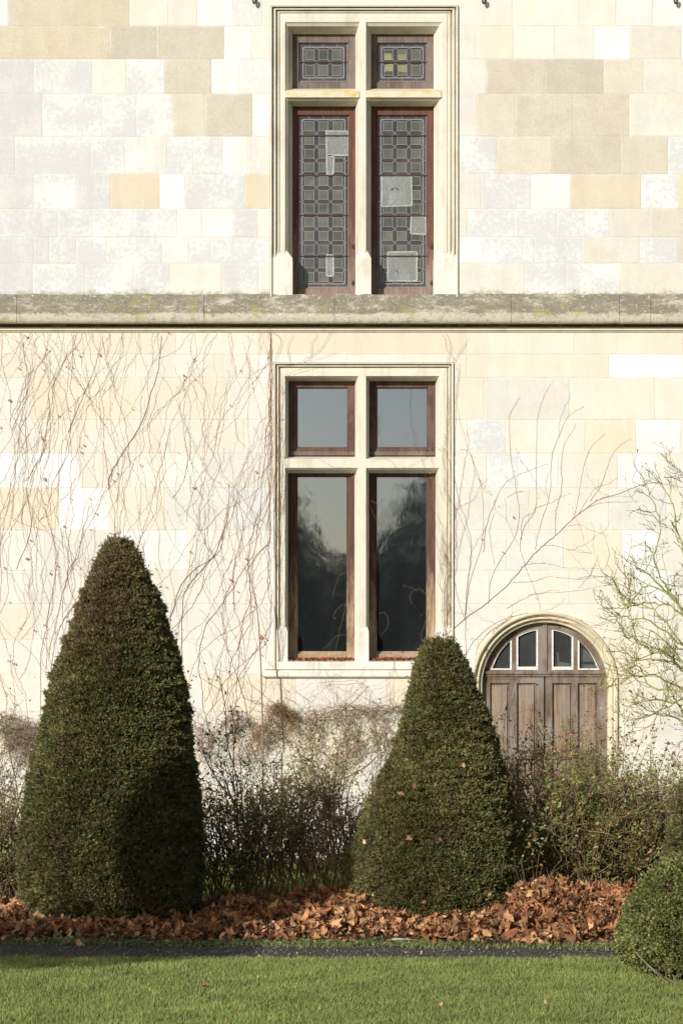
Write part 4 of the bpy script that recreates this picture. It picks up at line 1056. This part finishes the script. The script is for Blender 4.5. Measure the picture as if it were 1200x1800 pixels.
# dry red leaves left on the creeper
def vine_leaves(pxs, par, s=(.02, .038), dy=-.022):
    P = np.array([W(a, b, dy) for a, b in pxs]); n = len(P)
    leaf_cloud('dry_leaves', P, rng.uniform(*s, n), np.array([.50, .19, .075])*rng.uniform(.45, 1.2, (n, 1)), M_dead, par, LEAF, .6, .6, np.array([[0, -1, .2]]*n))
base_l = [(47, 592), (133, 613), (139, 625), (33, 647), (117, 645), (127, 645), (17, 703), (56, 680), (57, 696), (32, 704), (2, 750), (67, 758), (73, 769), (141, 786), (143, 794), (248, 818), (342, 632), (343, 667), (342, 855), (206, 832), (160, 931), (297, 585), (323, 660), (325, 668), (406, 713), (441, 652), (78, 843), (54, 950), (47, 983), (8, 998), (292, 1032), (391, 1037), (408, 1022), (410, 1060), (78, 1098), (61, 1108), (98, 1113), (62, 1190), (97, 1168), (15, 1163), (26, 1165), (15, 1160), (405, 1020), (418, 1040), (460, 1120), (386, 848), (450, 830)]
vine_leaves(base_l+[(a+random.uniform(-3, 3), b+random.uniform(-3, 3)) for a, b in base_l[::2]]+[(random.uniform(0, 470), random.uniform(1000, 1250)) for _ in range(26)]+[(random.uniform(0, 470), random.uniform(590, 1000)) for _ in range(30)], root, (.016, .032))

# right-hand fan, traced from the photograph
v2 = Vine(); root = empty('wall_creeper', W(800, 1400, 0)); tag(root, 'bare creeper fanning out over the wall between the lower window and the door arch', 'climbing plant')
def z6(L): return [(780+a/2.727, 640+b/2.727) for a, b in L]
fan = [([(0, 1300), (110, 1220), (220, 1140), (330, 1040), (390, 965), (450, 890), (530, 820), (610, 745), (680, 690), (740, 650), (830, 625), (900, 595), (1000, 570), (1145, 592)], .0046, .0018),
 ([(385, 965), (365, 880), (380, 780), (430, 700), (440, 560), (445, 300), (460, 200)], .0026, .0012), ([(430, 890), (450, 800), (500, 640), (515, 480), (550, 350), (600, 250), (670, 200)], .0026, .0012),
 ([(530, 815), (545, 700), (570, 600), (565, 480), (580, 380), (630, 285)], .0024, .0012), ([(625, 730), (650, 620), (670, 500), (700, 400), (770, 335)], .0024, .0012), ([(700, 660), (750, 580), (790, 480), (830, 410), (900, 355)], .0022, .0011),
 ([(590, 780), (650, 775), (710, 800), (790, 825)], .002, .001), ([(480, 870), (530, 870), (600, 890), (705, 905)], .002, .001), ([(390, 960), (450, 955), (520, 960), (600, 975), (770, 980)], .0022, .0011),
 ([(330, 1045), (420, 1040), (500, 1020), (640, 1030), (760, 1015), (905, 1035)], .0026, .0012), ([(300, 1170), (400, 1110), (480, 1085), (640, 1075), (780, 1055), (920, 1060)], .0026, .0012),
 ([(640, 1030), (700, 1015), (800, 1020), (900, 1060)], .002, .0011), ([(680, 690), (780, 660), (925, 660)], .0022, .0012), ([(720, 650), (800, 635), (900, 635)], .0018, .001), ([(640, 720), (700, 620), (720, 600)], .0018, .001),
 ([(210, 1150), (240, 1000), (330, 860), (360, 740), (340, 560), (320, 440), (315, 260), (365, 155)], .003, .0013), ([(190, 900), (200, 780), (250, 640), (310, 550), (400, 510), (500, 480)], .003, .0012), ([(300, 640), (340, 615), (380, 615)], .0018, .001),
 ([(100, 1220), (110, 1050), (130, 900), (60, 700), (20, 620)], .003, .0013), ([(105, 1400), (110, 1100), (180, 850), (180, 620), (130, 440), (90, 320), (60, 160), (75, 20)], .0032, .0013), ([(0, 400), (40, 500), (70, 640), (120, 780), (135, 900), (100, 1200)], .0026, .0016),
 ([(80, 410), (110, 415), (150, 480), (190, 590), (230, 630)], .0018, .001), ([(385, 970), (415, 1050), (450, 1150), (455, 1200)], .002, .0012), ([(240, 960), (220, 800), (240, 720)], .002, .001), ([(360, 870), (300, 750), (290, 640)], .002, .001), ([(370, 840), (380, 740), (440, 705)], .002, .001),
 ([(100, 1420), (140, 1340), (260, 1240), (400, 1200), (560, 1230), (700, 1260), (860, 1280)], .0036, .0018), ([(200, 1300), (330, 1210), (460, 1185)], .0026, .0014), ([(150, 1440), (170, 1340), (260, 1250), (380, 1215), (480, 1240), (600, 1210), (760, 1260)], .0028, .0013),
 ([(0, 620), (10, 520), (-10, 420), (20, 300), (30, 160)], .0024, .0012), ([(0, 900), (40, 1000), (60, 1100), (100, 1230)], .0026, .0014), ([(20, 1250), (0, 1100), (20, 980), (-10, 860), (20, 760)], .0026, .0014), ([(205, 1450), (200, 1380), (250, 1270), (330, 1220)], .0026, .0014)]
for L, a, b in fan: v2.line(z6(L), a*.75, b*.8, random.choice(VC[:2]+[(.36, .24, .13)]), -.003, 6, 1.0)
for L in ([(200, 1495), (300, 1500), (420, 1490), (520, 1500), (620, 1505)], [(340, 1440), (300, 1560), (260, 1660), (240, 1700)], [(350, 1500), (300, 1640), (220, 1700)], [(240, 1690), (330, 1660), (400, 1640)]):
    v2.line(z6(L), .0018, .001, (.30, .12, .08), YD-.05, 6, 1.0)
for i in range(34):        # fine side shoots
    L = random.choice(fan)[0]; j = random.randrange(1, len(L)); x, y = z6([L[j]])[0]
    q = wander(x, y, math.pi/2+random.choice((-1, 1))*random.uniform(.3, 1.3), random.uniform(30, 110), 9, 0, .25, .1); 
    if len(q) > 3: v2.line(q, .0012, .0007, VC[1], -.003, 3, .8)
v2.t.build('stems', M_twig, root)
vine_leaves(z6([(260, 680), (332, 735), (282, 902), (180, 838), (440, 1122), (76, 1368), (1005, 768), (240, 1280), (325, 1265), (235, 1290), (405, 1505), (378, 1620), (205, 1370), (30, 1245)]), root, (.02, .036))

# stems over and around the lower window
v3 = Vine(); root = empty('wall_creeper', W(560, 1500, 0)); tag(root, 'thin creeper stems straggling around the lower window and its sill', 'climbing plant')
for i in range(9):
    x = 484+i*1.9; y = random.choice((1160, 1160, 1000, 900)); pts = [(x+random.uniform(-3, 3), yy) for yy in range(y, random.choice((640, 650, 760)), -28)]
    v3.line(pts, .0022, .0012, random.choice(VC), -.026, 4, 1.1)
for pts in ([(480, 642), (520, 640), (560, 632), (590, 620)], [(530, 636), (560, 615), (575, 595), (578, 583)], [(490, 690), (510, 655), (540, 648), (570, 640)], [(480, 640), (495, 600), (478, 584)], [(510, 636), (505, 610), (515, 585)], [(545, 630), (548, 605), (558, 584)],
            [(785, 640), (792, 612), (783, 584)], [(795, 636), (812, 612), (822, 590)], [(786, 760), (781, 700), (784, 650), (797, 628)], [(797, 800), (800, 720), (806, 660), (800, 640)]):
    v3.line(pts, .0019, .001, random.choice(VC), -.022, 5, 1.0)
for i in range(10):
    x = 772+random.uniform(0, 24); y = random.uniform(1000, 1150); v3.line(wander(x, y, math.pi/2+random.gauss(0, .15), random.uniform(150, 420), 14, 0, .12, .2), .0021, .001, random.choice(VC), -.012, 3, 1.0)
# across the sill and the stone below it
for i in range(46):
    x = random.uniform(468, 740); y = 1300+random.uniform(-40, 20)
    a = random.uniform(.5, 2.6); v3.line(wander(x, y, a, random.uniform(80, 190), 11, 0, .35, .05), random.uniform(.0014, .0028), .0009, random.choice(VC), -.066, 4, 1.2)
v3.line([(575, 1262), (600, 1240), (625, 1215), (640, 1200)], .0042, .003, (.40, .26, .15), -.07, 6, .8)
v3.line([(560, 1200), (600, 1195), (640, 1200), (660, 1240), (680, 1280)], .0022, .0012, VC[0], -.068, 6, 1.2)
# hanging tendrils in front of the glass (curving through the opening)
for pts, Yt in (([(625, 1000), (600, 1010), (590, 1030), (584, 1055)], .10), ([(608, 1060), (602, 1085), (595, 1120), (590, 1145)], .10), ([(608, 1115), (590, 1118), (575, 1135), (565, 1142)], .1), ([(612, 1060), (595, 1066), (586, 1080), (588, 1088)], .1), ([(626, 1050), (622, 1100), (628, 1140)], .02),
            ([(750, 1045), (738, 1036), (725, 1040), (720, 1052), (724, 1062)], .1), ([(735, 1040), (715, 1030), (708, 1031)], .1), ([(665, 1078), (675, 1076), (682, 1095), (670, 1118)], .12), ([(668, 725), (664, 740), (668, 765), (676, 785), (682, 803)], .12), ([(664, 765), (668, 745), (664, 728)], .12), ([(650, 810), (680, 806), (700, 822), (720, 818), (740, 808), (752, 803)], .0),
            ([(560, 806), (580, 818), (600, 822), (622, 824)], .0), ([(665, 920), (655, 900), (650, 880), (662, 885)], .1), ([(752, 1150), (740, 1120), (748, 1090)], .1), ([(660, 1160), (680, 1150), (700, 1152), (735, 1148)], .05), ([(648, 1060), (646, 1000), (650, 940), (645, 880), (648, 830)], .02)):
    v3.line(pts, .0012, .0008, (.30, .20, .13), Yt, 6, .7)
v3.t.build('stems', M_twig, root)
P_ = [(498, 738), (612, 822), (620, 838), (755, 832), (760, 842), (762, 828), (646, 928), (643, 962), (741, 1082), (507, 1105), (489, 1082), (640, 1195), (478, 1200), (490, 1160), (505, 1214), (604, 1162), (757, 840), (648, 945)]
vine_leaves(P_, root, (.014, .026), -.03)
vine_leaves([(460, 1118), (458, 1124), (463, 1121), (459, 1128)], root, (.022, .036), -.06)

# trained twiggy cordons near the wall
def tangle(name, paths, label, n, Y=-.25, rad=9, par=None, col=(.27, .175, .105), twigs=.5, red=0):
    n = int(n*.6); Y = Y*.45
    root = empty(name, W(paths[0][0][0], 1480, Y)); tag(root, label, 'climbing plant'); tb = Tubes(3); lv = []
    for pth in paths:
        for k in range(n):
            P2 = smooth_path(pth, 6); m = len(P2)
            off = np.cumsum(rng.normal(0, 2.0, (m, 2)), 0); off -= off.mean(0); off = np.clip(off, -rad, rad)+rng.normal(0, rad*.45, 2)+rng.normal(0, 1.7, (m, 2))
            a, b = sorted((random.randint(0, m//2), random.randint(m//2, m)))
            yy = Y+np.cumsum(rng.normal(0, .01, m))
            P3 = np.array([W(p[0], p[1], c) for p, c in zip(P2+off, np.clip(yy, Y-.09, -.03))])[a:b]
            if len(P3) < 3: continue
            tb.add(P3, random.uniform(.0011, .0026), np.array(col)*random.uniform(.6, 1.5))
            for q in range(len(P3)):
                for _ in range(3 if random.random() < twigs else 1):
                    d_ = rng.normal(0, .024, 3); d2 = d_+rng.normal(0, .026, 3); tb.add([P3[q], P3[q]+d_, P3[q]+d2+d_*.5], [.0015, .0012, .0009], np.array(col)*random.uniform(.7, 1.5)); lv.append(P3[q]+d_)
    tb.build('stems', M_twig, root)
    if red:
        lv = np.array(lv); lv = lv[rng.random(len(lv)) < red]
        leaf_cloud('dry_leaves', lv, rng.uniform(.015, .03, len(lv)), np.array([.26, .12, .08])*rng.uniform(.4, 1.4, (len(lv), 1)), M_dead, root, LEAF2, .9, .6)
    return root
tangle('trained_climber', [[(345, 1335), (372, 1300), (400, 1270), (424, 1262), (427, 1290), (422, 1320)], [(345, 1262), (352, 1290), (350, 1330)], [(385, 1340), (420, 1330), (450, 1310)]], 'grey twiggy climber arching beside the thin cane', 16, -.35, 7, red=.22)
tangle('trained_climber', [[(412, 1330), (450, 1295), (475, 1268), (488, 1245), (505, 1262), (525, 1290), (548, 1320)], [(440, 1320), (462, 1290), (500, 1275)], [(478, 1250), (500, 1246), (508, 1262)]], 'dense peaked twiggy climber under the left end of the sill', 26, -.35, 8, red=.12)
tangle('trained_climber', [[(535, 1275), (545, 1256), (575, 1248), (615, 1246), (655, 1250), (690, 1243), (712, 1246)], [(552, 1250), (548, 1290), (560, 1330)], [(607, 1248), (612, 1290), (604, 1330)], [(660, 1250), (658, 1290), (664, 1330)], [(560, 1345), (610, 1325), (650, 1290), (690, 1262)]], 'long level band of twiggy climber below the sill', 17, -.35, 7, red=.22)
tangle('trained_climber', [[(-40, 1275), (0, 1266), (40, 1270), (75, 1278)], [(-20, 1260), (20, 1300), (30, 1370)], [(10, 1262), (45, 1300), (60, 1380)], [(-10, 1300), (30, 1290), (70, 1300)], [(0, 1360), (20, 1310), (60, 1290)]], 'matted dead climber topped with red leaves at the left edge', 34, -.5, 14, col=(.33, .25, .18), twigs=.6, red=.4)
# extra loose stems between them
v4 = Vine(); root = empty('loose_creeper', W(560, 1500, 0)); tag(root, 'loose criss-crossing brown stems on the plinth under the lower window', 'climbing plant')
for i in range(70):
    x = random.uniform(340, 700); v4.line(wander(x, random.uniform(1290, 1430), random.uniform(.4, 2.7), random.uniform(60, 150), 11, 0, .3, .03), random.uniform(.0016, .003), .001, random.choice(VC), -.12, 4, 1.5)
v4.line([(553, 1372), (600, 1355), (640, 1330), (672, 1290), (690, 1265)], .006, .004, (.26, .2, .16), -.14, 6, 1)
v4.t.build('stems', M_twig, root)

# thin cane
t = Tubes(6)
p0 = W(462, 1400, -.3); t.add([(p0[0], -.3, 0), W(462, 1300, -.3), W(459, 1180, -.28), W(455, 1100, -.28), W(448, 1042, -.3)], [.009, .008, .0075, .006, .004], (.25, .20, .14)); tag(t.build('garden_cane', M_twig), 'tall thin brown cane standing against the wall left of the lower window', 'cane')

# ------------------------------------------------------------ bare lichen-green shrub at the right edge
root = empty('bare_shrub', (px2x(1262, -2.6), -2.6, 0)); tag(root, 'bare spreading shrub with yellow-green lichened branches at the right edge', 'shrub')
tb = Tubes(5); tw = Tubes(3); tips = []
LC = (.34, .34, .11)
Ys = -2.6
def Wp(a, b, y=Ys): return np.array(W(a, b, y))
mains = [[(1275, 1500), (1262, 1380), (1240, 1262), (1195, 1238), (1150, 1230), (1110, 1236)], [(1275, 1500), (1258, 1300), (1225, 1190), (1170, 1150), (1120, 1125), (1078, 1106)],
         [(1278, 1400), (1245, 1200), (1215, 1100), (1175, 1040), (1150, 990), (1160, 930), (1145, 880), (1133, 850)], [(1280, 1350), (1250, 1150), (1200, 1080), (1150, 1060), (1108, 1065), (1088, 1050), (1080, 1025)],
         [(1290, 1300), (1240, 1100), (1210, 1000), (1190, 930), (1178, 880), (1160, 850)], [(1290, 1300), (1262, 1100), (1230, 960), (1215, 860), (1198, 830)], [(1280, 1420), (1240, 1330), (1200, 1270), (1160, 1255), (1130, 1245)],
         [(1262, 1350), (1230, 1180), (1180, 1120), (1130, 1090), (1100, 1085), (1066, 1075)], [(1262, 1350), (1222, 1230), (1170, 1195), (1120, 1185), (1090, 1200), (1070, 1208)], [(1230, 1200), (1190, 1170), (1150, 1160), (1110, 1160)], [(1240, 1130), (1190, 1060), (1140, 1010), (1118, 1000)]]
for L in [q for q in mains if q[-1][1] > 1000]:
    for _ in range(1): mains.append([(a+(random.uniform(-26, 22) if i > 1 else 0), b+(random.uniform(-40, 34) if i > 1 else 0)) for i, (a, b) in enumerate(L)])
for L in mains:
    y0 = Ys+random.uniform(-.35, .35); P2 = smooth_path(L, 5); n = len(P2); yy = Ys+(y0-Ys)*np.linspace(0, 1, n)**.7+np.cumsum(rng.normal(0, .012, n))
    P3 = np.array([W(a, b, c) for (a, b), c in zip(P2+rng.normal(0, 1.6, P2.shape), yy)])
    if L[0][1] >= 1500: P3[0] = (px2x(1262, -2.6), -2.6, 0)
    tb.add(P3, np.linspace(.011, .0034, n), np.array(LC)*random.uniform(.8, 1.15))
    for i in range(n//4, n):
        if random.random() < .7:
            d = np.array([random.uniform(-1.1, .35), random.uniform(-.6, .6), random.uniform(-.3, 1.0)])
            grow(tw, P3[i], d, random.uniform(.10, .26), .0038, 2, tips, (.33, .31, .12), .20, .10, (1, 3), .68, 5, .55, None, .0019)
    tips.append((P3[-1], P3[-1]-P3[-2]))
tb.build('branches', M_twig, root); tw.build('twigs', M_twig, root)
V = []; P = np.array([q[0] for q in tips]); P = P[rng.random(len(P)) < .5]
o = leaf_cloud('buds', P, rng.uniform(.014, .024, len(P)), np.tile([[.13, .10, .06]], (len(P), 1)), M_dead, root, LEAF2, 2, 1.2)

tag(o, kind='stuff')
# ------------------------------------------------------------ trees across the garden (seen mirrored in the glass), then added casters shading the bed
def tree(name, X, Y, H, rad, z0, n, label, cols, lsize=.12, gaps=.3, trunk=.18, group=None, squash=1.0, rough=.14):
    root = empty(name, (X, Y, 0)); tag(root, label, 'tree', group)
    t = Tubes(8); t.add(smooth_path([(X, Y, -.05), (X+.04, Y, H*.3), (X-.03, Y+.02, H*.6), (X, Y, H*.9)], 4), np.linspace(trunk, trunk*.25, 13)); 
    br = []
    for i in range(26):
        z = random.uniform(max(z0, .3), H*.85); a = random.uniform(0, 6.28); f = 1-abs((z-z0)/(H-z0)-.35)
        l = rad*max(.3, f)*.9; e = (X+math.cos(a)*l, Y+math.sin(a)*l*squash, z+l*.35); t.add(smooth_path([(X, Y, z), ((X+e[0])/2, (Y+e[1])/2, z+l*.12), e], 4), np.linspace(trunk*.3, .01, 9)); br.append(e)
    t.build('trunk', M_bark, root)
    u = rng.normal(size=(n, 3)); u = unit(u)*(rng.random(n)**.4)[:, None]
    P = u*np.array([rad, rad*squash, (H-z0)/2])+np.array([X, Y, (H+z0)/2])
    keep = nz(P, 1.3, 1)+.5*nz(P, 4, 2) > -gaps*2; P = P[keep]
    P += unit(P-np.array([X, Y, (H+z0)/2]))*(nz(P, 2.0, 0)*rad*rough)[:, None]
    c = np.array(cols)[rng.integers(0, len(cols), len(P))]*rng.uniform(.6, 1.4, (len(P), 1))
    leaf_cloud('crown', P, rng.uniform(lsize*.6, lsize*1.2, len(P)), c, M_leaf, root, LEAF2, 1.5, .3)
    return root
TC = [(.035, .045, .02), (.05, .055, .025), (.028, .035, .018)]
for (X, Y, H, rd, z0) in ((-3.6, -50, 9.2, 2.9, .5), (3.9, -50, 9.0, 3.1, .5), (-9, -52, 9.5, 3.4, .5), (9.8, -53, 11, 3.6, .5)):
    tree('garden_tree', X, Y, H, rd, z0, 16000, 'evergreen tree across the garden mirrored in the lower window panes', TC, .26, 1.2, .2, 'trees mirrored in the window glass')
for (X, H) in ((-1.6, 7.2), (.2, 6.2), (1.7, 6.8), (-6.0, 5.0), (6.4, 5.2), (-12, 5), (13, 5)):
    tree('garden_tree', X, -50.5, H, 1.6, 0, 9000, 'evergreen tree across the garden mirrored in the lower window panes', TC, .24, 2, .12, 'trees mirrored in the window glass')
# unseen round-headed tree added on the left, shaped to shade path and yew's foot
SA, SE = R(SUN_AZ), R(SUN_EL)
def shade_pos(u, v, s):
    """point at along-sun distance s whose shadow lies on sun-view coordinates u,v"""
    x = u*math.cos(SA)+s*math.sin(SA); d = -u*math.sin(SA)+s*math.cos(SA); return x, d-CAM_D, v-s*math.tan(SE)
x, y, z = shade_pos(-9.30, 5.08, 4.5)
tree('shade_tree', x, y, z+1.0, .58, z-.90, 14000, 'unseen round headed tree added to shade the path from beyond the left edge', TC, .10, 2, .035, None, 1.0, .05)
x, y, z = shade_pos(-9.65, 4.17, 7.6)  # unseen thin slab of foliage, added only to darken the path
tree('shade_slab', x, y, z+.11, 1.35, z-.11, 12000, 'unseen foliage slab added to shade the path from beyond the left edge', TC, .06, 2, .03, None, 1.0, .01)
